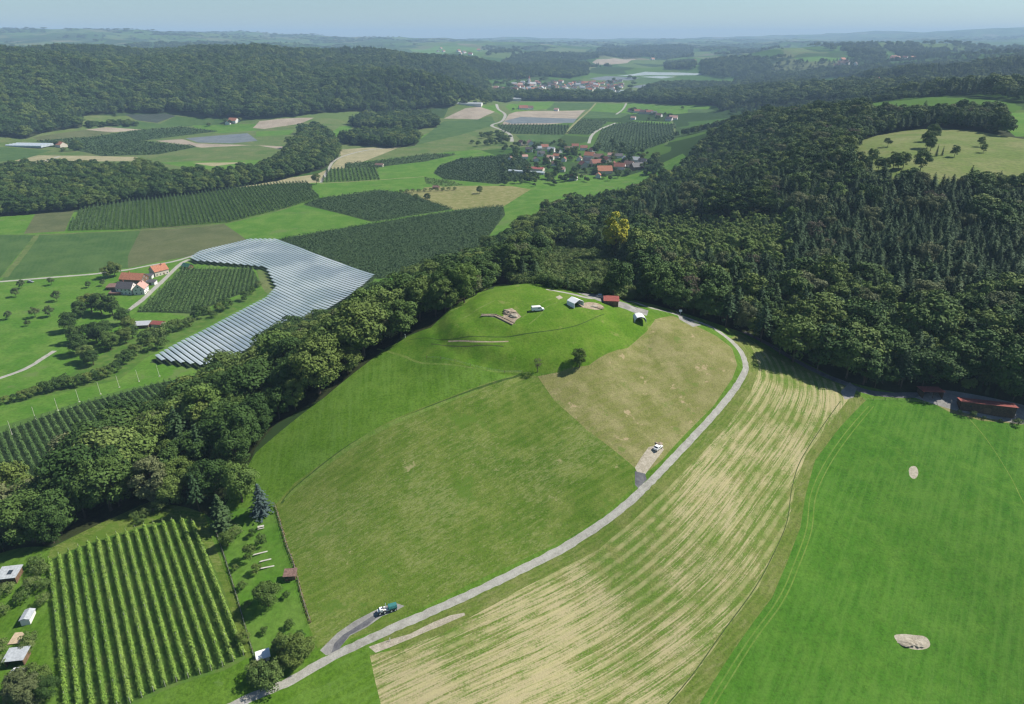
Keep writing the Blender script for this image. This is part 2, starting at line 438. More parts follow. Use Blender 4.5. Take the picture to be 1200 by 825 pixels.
M_['tan'] = ground_mat('bare_field', ((.27,.225,.17),(.33,.275,.21),(.38,.32,.25)), big=.006, mid=.03, fine=.4, row=(8,.3,(.30,.25,.19),.5))
M_['straw'] = ground_mat('straw_field', ((.24,.23,.12),(.30,.27,.15),(.36,.32,.19)), big=.006, mid=.05, fine=.5)
M_['floor'] = ground_mat('forest_floor', ((.026,.036,.012),(.034,.046,.015),(.045,.055,.020)), big=.03, mid=.2, fine=.9)
M_['scrub'] = ground_mat('scrub_ground', ((.030,.055,.014),(.042,.068,.018),(.060,.085,.026)), big=.03, mid=.2, fine=.9)
M_['lane'] = ground_mat('farm_lane', ((.27,.26,.225),(.32,.31,.27),(.38,.37,.325)), big=.05, mid=.5, fine=2.5, bump=.2, contrast=.8, row=(1.35,.3,(.40,.39,.35),.2), patch=[((.25,.24,.215),.12,.62)])
M_['gravel'] = ground_mat('road_gravel', ((.27,.26,.225),(.32,.31,.27),(.38,.37,.325)), big=.05, mid=.5, fine=2.5, bump=.2, contrast=.5)
M_['asphalt'] = ground_mat('old_asphalt', ((.095,.095,.105),(.120,.120,.128),(.16,.16,.16)), big=.05, mid=.4, fine=2.5, bump=.2, contrast=.6)
M_['yard'] = ground_mat('gravel_yard', ((.20,.195,.18),(.25,.24,.225),(.31,.30,.275)), big=.05, mid=.3, fine=2.0, bump=.2, contrast=.7)
M_['soil'] = ground_mat('bare_soil', ((.32,.28,.21),(.39,.345,.265),(.47,.42,.335)), big=.2, mid=.6, fine=2.2, bump=.6)
M_['dig'] = ground_mat('dug_earth', ((.28,.22,.155),(.35,.28,.20),(.44,.36,.27)), big=.2, mid=.6, fine=2.0, bump=.8)
M_['track'] = ground_mat('worn_track', ((.18,.20,.075),(.23,.23,.10),(.28,.26,.135)), big=.1, mid=.5, fine=1.6)
M_['faint'] = ground_mat('faint_path', ((.10,.185,.025),(.13,.205,.035),(.17,.225,.055)), big=.1, mid=.5, fine=1.6)
M_['fieldline'] = ground_mat('tyre_line', ((.10,.19,.025),(.13,.215,.03),(.16,.23,.05)), big=.1, mid=.3, fine=1.5)
M_['ditchdark'] = ground_mat('furrow', ((.05,.075,.02),(.06,.085,.025),(.08,.10,.035)), big=.1, mid=.3, fine=1.5)
M_['ditch'] = ground_mat('grass_ditch', ((.038,.085,.012),(.050,.098,.016),(.070,.105,.026)), big=.1, mid=.5, fine=1.6)

# far farmland: irregular patches of meadow, crop, bare soil and wood
def far_mat():
    m, t, b = new_mat('far_farmland')
    geo = t.nodes.new('ShaderNodeNewGeometry'); pos = geo.outputs['Position']
    mp = nnode(t, 'ShaderNodeMapping'); t.links.new(pos, mp.inputs[0]); mp.inputs['Scale'].default_value = (.0040, .0026, 0)
    mp.inputs['Rotation'].default_value = (0, 0, .35)
    ds = noise(t, pos, .004, 3)
    va = t.nodes.new('ShaderNodeVectorMath'); va.operation = 'ADD'; t.links.new(mp.outputs[0], va.inputs[0])
    dc = t.nodes.new('ShaderNodeCombineXYZ'); t.links.new(mth(t, 'MULTIPLY', ds, .8), dc.inputs[0]); t.links.new(dc.outputs[0], va.inputs[1])
    vo = nnode(t, 'ShaderNodeTexVoronoi', Scale=1.0); vo.distance = 'CHEBYCHEV'; t.links.new(va.outputs[0], vo.inputs['Vector'])
    sp = t.nodes.new('ShaderNodeSeparateColor'); t.links.new(vo.outputs['Color'], sp.inputs[0])
    cr = t.nodes.new('ShaderNodeValToRGB'); cr.color_ramp.interpolation = 'CONSTANT'
    cols = [(0,(.045,.095,.022)),(.2,(.075,.14,.03)),(.38,(.05,.085,.03)),(.52,(.10,.15,.045)),(.66,(.035,.065,.022)),(.78,(.13,.15,.07)),(.90,(.17,.16,.09)),(.94,(.06,.12,.028))]
    e = cr.color_ramp.elements
    e[0].position = 0; e[0].color = cols[0][1]+(1,)
    e[1].position = cols[1][0]; e[1].color = cols[1][1]+(1,)
    for p, c in cols[2:]:
        k = e.new(p); k.color = c+(1,)
    t.links.new(sp.outputs[0], cr.inputs[0])
    f = noise(t, pos, .02, 4)
    c = mixc(t, mth(t, 'MULTIPLY', f, .4), cr.outputs[0], (.03,.05,.02))
    t.links.new(c, b.inputs['Base Color']); b.inputs['Roughness'].default_value = 1
    b.inputs['Specular IOR Level'].default_value = 0
    return m
M_['far'] = far_mat()

REG = []      # (name, material, world polygon, row direction or None, thing-like height)
def reg(name, mat, pts, rowdir=None, smooth=False, world=None):
    REG.append((name, mat, world if world is not None else wpoly(pts, smooth), rowdir))
    return REG[-1][2]
WP = {}
# --- valley, farthest first
reg('field','pale',[(-60,262),(-60,236),(0,232),(60,228),(330,205),(420,190),(620,172),(640,150),(720,128),(860,112),(900,103),(760,101),(600,103),(560,112),(520,138),(400,140),(300,141),(200,134),(100,135),(50,150),(0,158),(-60,165),(-60,200)])
reg('field','netdark',[(146,134),(195,133),(206,136),(184,144),(160,141)],((146,134),(184,144)))
reg('field','crop',[(206,136),(240,139),(290,141),(270,145),(185,146)])
reg('field','tan',[(100,152),(125,149),(168,152),(132,155)])
reg('field','crop',[(130,149),(160,142),(217,147),(168,152)])
reg('field','cropbrown',[(38,161),(100,152),(132,155),(104,161),(45,165)])
reg('field','bright',[(225,147),(300,145),(300,153),(256,156),(232,151)])
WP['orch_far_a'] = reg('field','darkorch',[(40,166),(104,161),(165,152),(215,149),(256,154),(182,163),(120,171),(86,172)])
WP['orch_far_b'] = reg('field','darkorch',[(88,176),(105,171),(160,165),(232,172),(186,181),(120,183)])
reg('field','netgrey',[(217,162),(290,156),(302,165),(272,168),(232,167)],((217,162),(290,156)))
reg('field','tan',[(182,165),(214,163),(230,168),(340,172),(341,177),(300,170),(236,173)])
reg('field','bright',[(186,190),(330,187),(300,193),(262,200),(215,196)])
reg('field','straw',[(226,191),(290,190),(250,195)])
reg('field','straw',[(0,192),(45,182),(160,184),(170,189),(100,189),(20,200),(-20,200)])
reg('field','crop',[(-60,178),(0,172),(60,176),(30,186),(-60,196)])
reg('field','tan',[(296,150),(304,142),(330,139),(368,138),(352,145),(310,151)])
reg('field','bright',[(300,154),(345,152),(340,158),(300,160)])
reg('field','bright',[(380,162),(398,148),(414,147),(410,152),(398,158),(396,168),(384,168)])
reg('field','bright',[(480,165),(512,152),(516,158),(486,170)])
reg('field','crop',[(500,158),(520,142),(560,140),(576,136),(582,146),(540,158),(480,172)])
reg('field','tan',[(520,139),(545,127),(562,125),(580,131),(560,140)])
reg('field','bright',[(560,124),(582,123),(590,136),(580,131)])
reg('field','bright',[(592,125),(610,120),(650,119),(648,123),(640,128),(600,132)])
reg('field','crop',[(650,120),(700,121),(690,128),(640,129)])
reg('field','tan',[(590,143),(596,134),(604,131),(686,129),(672,143),(640,146),(586,148)])
reg('field','netgrey',[(590,142),(610,137),(676,139),(672,144),(600,145)],((590,142),(676,139)))
WP['orch_q'] = reg('field','darkorch',[(582,146),(668,147),(662,158),(604,157),(590,155)])
reg('field','crop',[(604,158),(662,158),(650,166),(612,166)])
reg('field','bright',[(697,121),(745,121),(780,124),(838,121),(842,128),(790,134),(762,131),(740,134),(690,132)])
WP['orch_u'] = reg('field','crop',[(690,130),(738,133),(728,138),(682,139)])
reg('field','crop',[(806,128),(842,128),(828,132),(806,132)])
WP['orch_s'] = reg('field','darkorch',[(680,140),(712,142),(702,152),(690,158),(664,157)])
WP['orch_t'] = reg('field','darkorch',[(695,172),(705,152),(722,145),(752,143),(792,145),(790,164),(750,178),(712,180)])
reg('field','bright',[(740,141),(790,143),(786,146),(752,144)])
reg('field','netwhite',[(722,89),(756,84),(822,86),(822,88),(760,88)],((722,89),(822,86)))
reg('field','netgrey',[(735,102),(755,99),(770,100),(764,104)],((735,102),(770,100)))
reg('field','netwhite',[(712,108),(722,105),(744,106),(740,110),(716,111)],((712,108),(744,106)))
reg('field','netgrey',[(690,92),(712,89),(750,91),(740,94),(700,94)],((690,92),(750,91)))
reg('field','crop',[(735,98),(750,91),(790,92),(785,98)])
reg('field','netwhite',[(750,90),(772,89),(792,90),(776,92)],((750,90),(792,90)))
reg('field','tan',[(694,73),(720,68),(745,69),(735,74),(700,76)])
reg('field','bright',[(480,58),(510,54),(560,56),(560,62),(500,63)])
reg('field','pale',[(610,62),(650,55),(690,58),(680,66),(620,68)])
reg('field','bright',[(945,100),(965,93),(1000,92),(1018,92),(1012,97),(985,99),(960,103)])
reg('field','bright',[(922,112),(935,106),(948,104),(940,111),(926,115)])
reg('field','bright',[(930,68),(960,66),(990,68),(980,72),(945,72)])
reg('field','pale',[(915,58),(940,56),(960,60),(930,64)])
# --- valley, nearer
reg('meadow','bright',[(590,204),(640,202),(700,206),(735,206),(800,180),(812,190),(770,224),(735,236),(690,244),(645,256),(600,262),(590,242),(622,222)])
reg('field','crop',[(590,190),(640,194),(640,202),(600,204)])
reg('meadow','bright',[(-80,265),(-40,470),(0,500),(150,455),(235,440),(300,430),(400,360),(470,340),(560,310),(640,240),(640,205),(560,175),(420,190),(380,205),(240,228),(80,250),(0,255)])
reg('field','straw',[(210,226),(300,214),(372,204),(388,196),(400,182),(392,176),(430,173),(470,172),(450,180),(412,195),(384,213),(300,220)])
reg('field','bright',[(-40,276),(0,254),(42,250),(30,268),(0,275)])
reg('field','cropbrown',[(28,274),(42,250),(88,245),(76,271)],((0,275),(28,274)))
WP['hop_a'] = reg('field','orchg',[(80,271),(94,243),(130,236),(160,233),(215,226),(330,215),(360,214),(375,232),(340,243),(270,261),(160,269)])
reg('field','crop',[(-60,278),(0,275),(42,275),(0,326),(-60,332)],((-20,277),(-40,330)))
reg('field','crop',[(46,275),(158,270),(166,268),(150,300),(150,314),(100,320),(0,329),(5,325)],((46,275),(10,325)))
reg('field','cropbrown',[(166,268),(262,262),(293,284),(245,297),(190,306),(150,314),(150,300)],((150,300),(262,262)))
WP['bright_c'] = reg('meadow','bright',[(266,262),(340,243),(370,236),(432,261),(400,268),(330,281),(296,284)])
WP['hop_d'] = reg('field','darkorch',[(355,240),(372,233),(410,228),(444,223),(478,227),(532,245),(500,250),(436,260)])
WP['hop_e'] = reg('field','darkorch',[(325,281),(436,262),(532,247),(590,241),(592,252),(560,292),(500,320),(442,327)])
reg('meadow','hay',[(470,226),(480,221),(520,218),(600,218),(622,222),(590,242),(532,246),(480,228)])
WP['orch_small'] = reg('field','orchg',[(497,208),(520,211),(548,217),(520,219),(498,215)])
reg('meadow','bright',[(370,216),(440,210),(496,207),(500,217),(494,223),(444,222),(410,227),(378,231)])
WP['hop_h'] = reg('field','orchg',[(377,214),(383,198),(443,196),(445,211),(410,213)])
reg('meadow','bright',[(446,210),(444,197),(500,190),(540,183),(549,186),(510,202),(494,207)])
WP['hop_i'] = reg('field','darkorch',[(404,192),(440,189),(500,181),(536,181),(500,189),(444,196),(404,197)])
WP['hop_j'] = reg('field','darkorch',[(508,203),(514,195),(540,186),(602,181),(620,190),(628,207),(582,216),(520,210)])
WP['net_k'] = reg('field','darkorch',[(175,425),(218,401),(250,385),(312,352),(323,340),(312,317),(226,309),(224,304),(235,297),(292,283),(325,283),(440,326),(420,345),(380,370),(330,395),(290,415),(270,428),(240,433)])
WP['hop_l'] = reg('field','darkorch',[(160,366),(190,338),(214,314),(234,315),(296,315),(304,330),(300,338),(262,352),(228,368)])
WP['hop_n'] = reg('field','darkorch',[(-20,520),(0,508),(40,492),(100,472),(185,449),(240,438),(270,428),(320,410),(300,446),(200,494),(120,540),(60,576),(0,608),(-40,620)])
reg('field','pale',[(300,316),(312,318),(322,340),(312,346),(306,334)])
reg('field','orchg',[(80,440),(150,395),(230,370),(305,338),(315,345),(250,378),(170,420),(140,445),(10,475),(0,470)])
reg('meadow','bright',[(60,412),(30,420),(0,440),(0,470),(80,440),(120,415),(140,400),(100,385)])
# --- the woods' floors
WP['wood_left'] = reg('forest_floor','floor',[(-60,660),(0,650),(60,640),(100,622),(130,608),(165,590),(195,590),(235,600),(250,610),(268,590),(285,560),(300,525),(322,498),(380,466),(452,408),(470,396),(505,384),(535,364),(558,345),(575,335),(600,333),(625,331),(640,300),(644,256),(622,268),(590,300),(540,320),(470,350),(400,385),(330,412),(290,448),(200,494),(120,540),(60,576),(0,608),(-80,640)])
WP['wood_right'] = reg('forest_floor','floor',[(625,333),(660,339),(700,346),(725,352),(740,351),(765,359),(790,364),(815,373),(840,383),(868,389),(900,408),(930,425),(985,446),(1010,458),(1060,462),(1110,462),(1130,461),(1160,466),(1230,482),(1330,500),(1400,300),(1330,141),(1230,139),(1150,139),(1060,138),(960,136),(905,138),(858,147),(830,166),(806,196),(768,221),(735,234),(690,242),(648,253),(634,270),(640,300)])
WP['scrub'] = reg('forest_floor','scrub',[(600,333),(640,336),(690,345),(735,352),(765,350),(750,325),(730,312),(700,300),(660,290),(625,297)])
WP['meadow_hill'] = reg('meadow','hillmead',[(996,190),(1000,178),(1004,166),(1030,158),(1060,153),(1100,150),(1140,153),(1180,160),(1240,170),(1300,190),(1260,214),(1200,217),(1150,222),(1120,229),(1080,226),(1050,220),(1020,214),(985,203)],((1000,178),(1200,195)))
reg('meadow','bright',[(1145,224),(1195,219),(1250,218),(1250,246),(1190,246),(1155,242)])
reg('meadow','bright',[(1165,133),(1250,131),(1260,158),(1215,160),(1190,160),(1178,150)])
WP['wood_valley'] = reg('forest_floor','floor',[(-60,204),(0,203),(60,198),(100,201),(150,203),(165,196),(185,202),(200,208),(260,209),(300,202),(326,192),(344,171),(356,156),(368,151),(386,160),(398,176),(396,186),(380,198),(330,211),(240,226),(150,236),(80,248),(0,254),(-60,262)])
WP['wood_a'] = reg('forest_floor','floor',[(412,144),(430,137),(462,136),(500,135),(512,143),(512,149),(480,153),(440,151),(414,149)])
WP['wood_b'] = reg('forest_floor','floor',[(398,163),(420,160),(480,160),(492,165),(486,171),(460,174),(430,171),(402,169)])
WP['wood_ridge'] = reg('forest_floor','floor',None, world=np.concatenate([wpoly([(-140,172),(-60,165),(0,160),(30,163),(50,156),(96,149),(98,136),(145,132),(200,132),(250,137),(300,140),(345,137),(420,131),(500,128),(530,125)]), np.array([(-60,2560),(-140,3500),(-900,3900),(-1800,3700),(-2900,3300),(-3300,2600),(-2600,1700),(-1900,1300)])]))
WP['wood_mid'] = reg('forest_floor','floor',[(745,112),(760,104),(800,100),(850,100),(880,106),(930,112),(960,118),(920,124),(870,124),(845,131),(840,124),(780,122),(745,120)])
# --- the hill
reg('meadow','lush',[(-150,860),(-80,650),(-20,655),(60,642),(100,624),(130,610),(165,592),(240,602),(252,612),(300,530),(380,466),(452,408),(505,384),(560,345),(600,333),(660,339),(740,351),(790,364),(868,389),(985,446),(1060,462),(1110,465),(1160,475),(1230,492),(1400,540),(1500,900),(600,1150),(-150,1100)])
reg('meadow','mown',[(322,592),(345,566),(400,528),(460,492),(520,468),(580,446),(612,436),(630,441),(650,470),(690,506),(744,549),(742,572),(705,606),(660,634),(600,662),(540,690),(480,720),(448,738),(400,752),(372,760),(360,728),(345,665)],((400,700),(650,560)))
reg('meadow','hay',[(630,441),(655,436),(690,428),(735,408),(758,388),(768,374),(788,370),(812,380),(840,394),(858,408),(864,428),(858,444),(836,476),(805,507),(775,540),(760,552),(745,549),(690,506),(650,470)],((700,470),(850,410)))
WP['mound'] = reg('meadow','mound',[(505,384),(535,366),(558,346),(580,336),(620,332),(660,339),(700,346),(730,352),(760,362),(768,374),(758,388),(735,408),(690,428),(655,436),(625,438),(590,440),(540,428),(500,420),(470,416),(455,409),(478,394)], smooth=False)
reg('meadow','verge',[(445,742),(560,695),(680,634),(752,580),(822,506),(866,450),(876,430),(870,412),(856,396),(868,391),(900,410),(935,428),(985,447),(1004,460),(996,478),(960,520),(900,600),(700,760),(480,800)])
# stubble field between the road and the green field
WP['stubble'] = reg('stubble_field','stubble',[(432,768),(470,760),(520,742),(580,708),(640,676),(700,645),(740,612),(780,575),(815,540),(852,500),(880,460),(890,430),(880,405),(900,415),(935,432),(988,452),(996,466),(968,502),(944,534),(932,568),(925,610),(908,650),(888,690),(850,742),(815,790),(780,832),(760,900),(640,1000),(480,900),(450,840)])
reg('meadow','verge',[(996,466),(1006,462),(1016,470),(985,500),(955,540),(944,580),(938,618),(922,660),(905,700),(868,750),(835,800),(800,860),(770,890),(780,832),(815,790),(850,742),(888,690),(908,650),(925,610),(932,568),(944,534),(968,502)],((925,610),(850,742)))
reg('field','deep',[(1016,468),(1060,468),(1100,474),(1150,482),(1200,494),(1290,515),(1400,560),(1500,900),(900,1000),(800,860),(835,800),(868,750),(905,700),(922,660),(938,618),(944,580),(955,540),(985,500)],((945,580),(870,750)))
reg('field','lush',[(285,835),(340,803),(385,780),(432,762),(440,800),(450,840),(480,900),(420,980),(260,900)],((300,830),(420,770)))
# orchard with its grass, gardens, and the fenced strip
WP['vine'] = [(55,657),(110,634),(170,616),(222,606),(240,640),(262,690),(288,772),(262,786),(200,806),(150,830),(80,850),(66,760)]
reg('meadow','orchg',WP['vine'])
reg('meadow','mown',[(175,588),(220,595),(240,602),(252,640),(276,700),(296,770),(288,772),(262,690),(240,640),(222,606),(170,616),(110,634),(55,657),(60,642),(120,612)])
reg('meadow','bright',[(252,618),(275,596),(322,592),(345,665),(358,726),(366,755),(330,790),(300,790),(296,772),(276,700)])
for pts in ([(1018,476),(990,508),(965,545),(950,580),(945,620),(930,662),(912,702),(876,752),(845,800),(815,850)],[(1024,476),(996,510),(971,547),(956,582),(951,622),(936,664),(918,704),(882,754),(852,802),(822,850)],[(1130,484),(1160,520),(1185,560),(1200,590),(1230,640)]):
    reg('field','fieldline',None,world=strip(pts,.38)[0])
for pts in ([(985,470),(960,505),(938,540),(928,572),(922,612),(905,652),(884,690),(846,742),(812,790),(780,828)],[(330,590),(345,572)]):
    reg('ditch','ditchdark',None,world=strip(pts,.28)[0])
# roads, tracks, yards
for pts, wd, mt, nm in [
    ([(-20,450),(0,443),(30,432),(50,420),(64,411)], 3.5,'gravel','path'),
    ([(-60,334),(0,330),(100,322),(125,319),(150,316),(175,311),(205,306),(240,296),(292,284)], 4.2,'gravel','road'),
    ([(150,364),(166,352),(182,337),(198,322),(212,309),(222,304)], 4.5,'gravel','road'),
    ([(292,284),(325,281)], 3.5,'gravel','path'),
    ([(375,215),(440,211),(497,207)], 3.0,'track','path'),
    ([(376,214),(384,200),(390,190),(402,183),(430,176),(470,172)], 5,'gravel','road'),
    ([(-20,206),(30,195),(70,183)], 5,'gravel','road'),
    ([(582,122),(584,128),(592,134),(588,142),(576,147),(590,153),(598,158),(600,166)], 8,'gravel','road'),
    ([(690,168),(694,158),(704,151),(722,144)], 7,'gravel','road'),
    ([(664,157),(672,146),(690,130),(698,121)], 6,'track','path'),
    ([(722,134),(730,128),(734,121)], 6,'gravel','road'),
    ([(720,108),(726,102),(731,97)], 9,'gravel','road'),
    ([(5,325),(25,300),(43,276)], 6,'pale','path'),
    ([(43,275),(160,270),(262,262),(340,243)], 4,'pale','path'),
    ([(782,139),(790,146),(788,160),(780,170)], 6,'pale','path')]:
    p_, l_ = strip(pts, wd); reg(nm, mt, None, world=p_)
p_, l_ = strip([(442,409),(455,412),(475,418),(500,426),(560,432),(600,436),(622,437)], [.8,1.2,.7,.5]); reg('path','faint',None,world=p_)
p_, l_ = strip([(330,590),(345,572),(400,528),(450,500),(500,478),(560,455),(612,438)], 1.0); reg('ditch','ditch',None,world=p_)
p_, l_ = strip([(334,586),(350,570),(404,528),(456,498),(504,478),(560,457)], [1.0,2.2,.8]); reg('path','faint',None,world=p_)
p_, l_ = strip([(480,398),(500,396),(540,396),(590,395),(640,388),(680,380),(708,368)], [.4,.6,.4]); reg('ditch','ditch',None,world=p_)
p_, l_ = strip([(505,403),(545,406),(590,406)], .5); reg('ditch','ditchdark',None,world=p_)
p_, l_ = strip([(525,400),(560,400.5),(596,400)], .6); reg('ditch','dig',None,world=p_)
p_, l_ = strip([(528,364),(550,350),(570,338),(600,334),(622,333)], 1.2); reg('path','faint',None,world=p_)
p_, l_ = strip([(540,374),(560,362),(580,352)], .9); reg('path','faint',None,world=p_)
p_, l_ = strip([(612,372),(622,364),(640,352),(655,349),(672,350)], .7); reg('path','faint',None,world=p_)
p_, l_ = strip([(620,380),(632,370),(640,360),(655,354)], .6); reg('path','faint',None,world=p_)
reg('track','gravel',None,world=strip([(640,339),(668,344),(690,349),(712,351)],[1.2,2.2,4])[0])
reg('yard','yard',[(676,343),(700,345),(722,352),(738,357),(760,364),(758,370),(742,366),(720,358),(700,352)])
reg('bare_ground','soil',[(651,348),(656,346),(660,349),(655,351)])
reg('bare_ground','dig',[(676,358),(690,354),(702,356),(708,361),(700,363),(686,361)], smooth=True)
reg('bare_ground','dig',[(563,370),(566,368),(580,369),(590,371),(590,363),(600,361),(606,366),(611,371),(606,374),(601,380),(590,377),(580,372)])
reg('bare_ground','yard',[(792,364),(800,372),(822,381),(812,383),(796,374)])
# bare spots in the green field
reg('bare_ground','soil',[(1066,548),(1071,546),(1075,549),(1076,556),(1072,561),(1067,559),(1065,553)], smooth=True)
reg('bare_ground','soil',[(1048,745),(1058,743),(1070,744),(1084,746),(1090,754),(1086,760),(1070,761),(1054,754)], smooth=True)
# forest road and gravel yard of the red sheds
reg('road','asphalt',None,world=strip([(872,389),(900,403),(930,421),(965,439),(990,449),(1020,460),(1075,463),(1100,463)],3.4)[0])
reg('yard','yard',[(985,459),(996,448),(1004,455),(1000,466),(990,468)])
reg('yard','yard',[(1072,466),(1100,456),(1140,462),(1180,470),(1260,490),(1260,506),(1205,497),(1190,497),(1150,490),(1120,482),(1096,474)])
reg('bare_ground','hay',[(1098,475),(1120,481),(1150,489),(1190,496),(1205,499),(1150,493),(1115,484)])
# tracks at the excavations
reg('track','yard',[(382,768),(375,762),(395,742),(415,728),(440,715),(462,706),(474,710),(462,717),(448,722),(430,735),(410,745),(400,757),(396,764)])
reg('track','asphalt',[(388,766),(392,754),(402,744),(418,734),(436,722),(447,720),(430,733),(410,744),(400,757),(395,765)])
reg('track','soil',[(744,548),(752,535),(760,524),(774,520),(778,527),(768,540),(756,556),(748,556)])
reg('track','asphalt',[(744,552),(756,555),(758,562),(748,572),(744,568)])
reg('track','soil',[(432,758),(455,750),(480,743),(508,729),(528,721),(544,718),(545,721),(518,733),(480,749),(456,759),(440,765)])
reg('road','lane',None,world=road_poly)

def nm_road(name, i): return i == len(REG)-1
def build_land():
    us = np.concatenate([np.arange(-1.30, -.80, .04), np.arange(-.80, .8001, .0105), np.arange(.84, 1.32, .04)])
    vs = np.concatenate([np.arange(math.log(58), math.log(2500), .0150), np.arange(math.log(2500), math.log(22500), .020)])
    uu, vv = np.meshgrid(us, vs, indexing='ij')
    jr = RNG.uniform(-.25, .25, uu.shape + (2,))
    uu = uu + jr[..., 0]*.0105; vv = vv + jr[..., 1]*.015
    pts = np.stack([uu.ravel(), vv.ravel()], -1)
    S = 100.0
    verts = [Vector((a*S, b*S)) for a, b in pts]
    edges = []
    polys = []
    for name, mt, poly, rd in REG:
        u = np.arctan2(poly[:, 0], poly[:, 1]); v = np.log(np.maximum(np.hypot(poly[:, 0], poly[:, 1]), 58.5))
        q = np.stack([u, v], -1)
        polys.append(q)
        o = len(verts); cnt = 0; n = len(q)
        for i in range(n):
            a = q[i]; b = q[(i+1) % n]
            k = max(1, int(np.linalg.norm(b-a)/.02))
            for s in range(k):
                verts.append(Vector(((a[0]+(b[0]-a[0])*s/k)*S, (a[1]+(b[1]-a[1])*s/k)*S))); cnt += 1
        edges += [(o+i, o+(i+1) % cnt) for i in range(cnt)]
    r = delaunay_2d_cdt(verts, edges, [], 0, 1e-4)
    V = np.array([(p.x, p.y) for p in r[0]])/S
    F = np.array([tuple(f) for f in r[2]])
    C = V[F].mean(1)
    lab = np.full(len(F), -1)
    for i, q in enumerate(polys):
        lab[inpoly(C[:, 0], C[:, 1], q)] = i
    d = np.exp(V[:, 1]); x = np.sin(V[:, 0])*d; y = np.cos(V[:, 0])*d
    z = Hh(x, y)
    e = np.maximum(.8, d*.003)
    nx = -(Hh(x+e, y)-Hh(x-e, y))/(2*e); ny = -(Hh(x, y+e)-Hh(x, y-e))/(2*e)
    N = np.stack([nx, ny, np.ones_like(nx)], -1); N /= np.linalg.norm(N, axis=1)[:, None]
    P3 = np.stack([x, y, z], -1)
    base = [('farmland', 'far', None, None)]
    for i in range(-1, len(REG)):
        fs = F[lab == i]
        if not len(fs): continue
        name, mt, poly, rd = REG[i] if i >= 0 else base[0]
        used, inv = np.unique(fs, return_inverse=True)
        me = npmesh(name, P3[used], inv.reshape(-1, 3), M_[mt], smooth=True)
        a = P3[used]
        if mt in ('stubble',) or (mt == 'verge') or nm_road(name, i):
            s_, al = polydist(a[:, 0], a[:, 1], road_line); uvv = np.stack([np.abs(s_), al], -1)
            if mt == 'stubble':     # rows bend gently towards the far border too
                uvv[:, 0] = s_
        else:
            if rd is not None:
                p0 = np.array(g1(*rd[0])); p1 = np.array(g1(*rd[1])); dr = (p1-p0)/np.linalg.norm(p1-p0)
            else:
                ang = random.Random(i*7+3).uniform(0, 3.14); dr = np.array([math.cos(ang), math.sin(ang)])
            uvv = np.stack([a[:, 0]*-dr[1]+a[:, 1]*dr[0], a[:, 0]*dr[0]+a[:, 1]*dr[1]], -1)
        ul = me.uv_layers.new(name='rows')
        li = np.empty(len(me.loops), np.int32); me.loops.foreach_get('vertex_index', li)
        ul.data.foreach_set('uv', uvv[li].astype(np.float32).ravel())
        me.normals_split_custom_set_from_vertices([tuple(v) for v in N[used]])
        o = link(name, me); o['kind'] = 'structure'
build_land()
# ------------------------------------------------------------------ foliage
def leaf_mat(name, a, b, c, trans=.12):
    """a..c: the range of leaf colour from tree to tree"""
    m, t, bs = new_mat(name)
    oi = t.nodes.new('ShaderNodeObjectInfo')
    cr = t.nodes.new('ShaderNodeValToRGB'); e = cr.color_ramp.elements
    e[0].position = 0; e[0].color = a+(1,); e[1].position = 1; e[1].color = c+(1,); k = e.new(.55); k.color = b+(1,)
    t.links.new(oi.outputs['Random'], cr.inputs[0])
    tc = t.nodes.new('ShaderNodeTexCoord')
    f = noise(t, tc.outputs['Object'], .55, 3)
    f2 = noise(t, tc.outputs['Object'], 2.6, 3)
    c1 = mixc(t, ramp(t, f, .35, .65), cr.outputs[0], mixc(t, 1.0, cr.outputs[0], (1.45, 1.35, 1.2), 'MULTIPLY'))
    c2 = mixc(t, mth(t, 'MULTIPLY', ramp(t, f2, .35, .7), .6), c1, mixc(t, 1.0, c1, (.55, .6, .6), 'MULTIPLY'))
    t.links.new(c2, bs.inputs['Base Color'])
    bs.inputs['Roughness'].default_value = .75
    bs.inputs['Specular IOR Level'].default_value = .18
    return m
L_ = {
 'broad': leaf_mat('broadleaf_foliage', (.030,.066,.014), (.056,.104,.022), (.115,.158,.034)),
 'broadlight': leaf_mat('light_foliage', (.070,.125,.026), (.095,.155,.032), (.125,.175,.045)),
 'olive': leaf_mat('olive_foliage', (.085,.110,.042), (.105,.125,.052), (.120,.138,.062)),
 'spruce': leaf_mat('spruce_needles', (.024,.056,.020), (.038,.076,.027), (.056,.096,.035)),
 'bluespruce': leaf_mat('blue_spruce_needles', (.055,.085,.08), (.06,.09,.085), (.07,.10,.095)),
 'yellow': leaf_mat('yellow_foliage', (.30,.30,.025), (.30,.30,.025), (.30,.30,.025)),
 'dead': leaf_mat('withered_foliage', (.085,.075,.05), (.10,.085,.06), (.12,.095,.065)),
 'fruit': leaf_mat('fruit_tree_foliage', (.058,.092,.032), (.075,.110,.040), (.095,.128,.050)),
 'bush': leaf_mat('bush_foliage', (.052,.098,.022), (.082,.130,.032), (.120,.160,.050)),
 'rowdark': leaf_mat('orchard_foliage', (.040,.078,.026), (.048,.088,.030), (.058,.100,.036)),
 'rowgreen': leaf_mat('young_orchard_foliage', (.056,.112,.030), (.066,.125,.034), (.078,.138,.040)),
 'vine': leaf_mat('vine_foliage', (.125,.225,.035), (.150,.250,.042), (.175,.265,.055)),
}
BARK = flat('bark', (.085,.065,.045), .9, var=.35, scale=3)
BARKP = flat('pine_bark', (.16,.085,.055), .9, var=.35, scale=3)

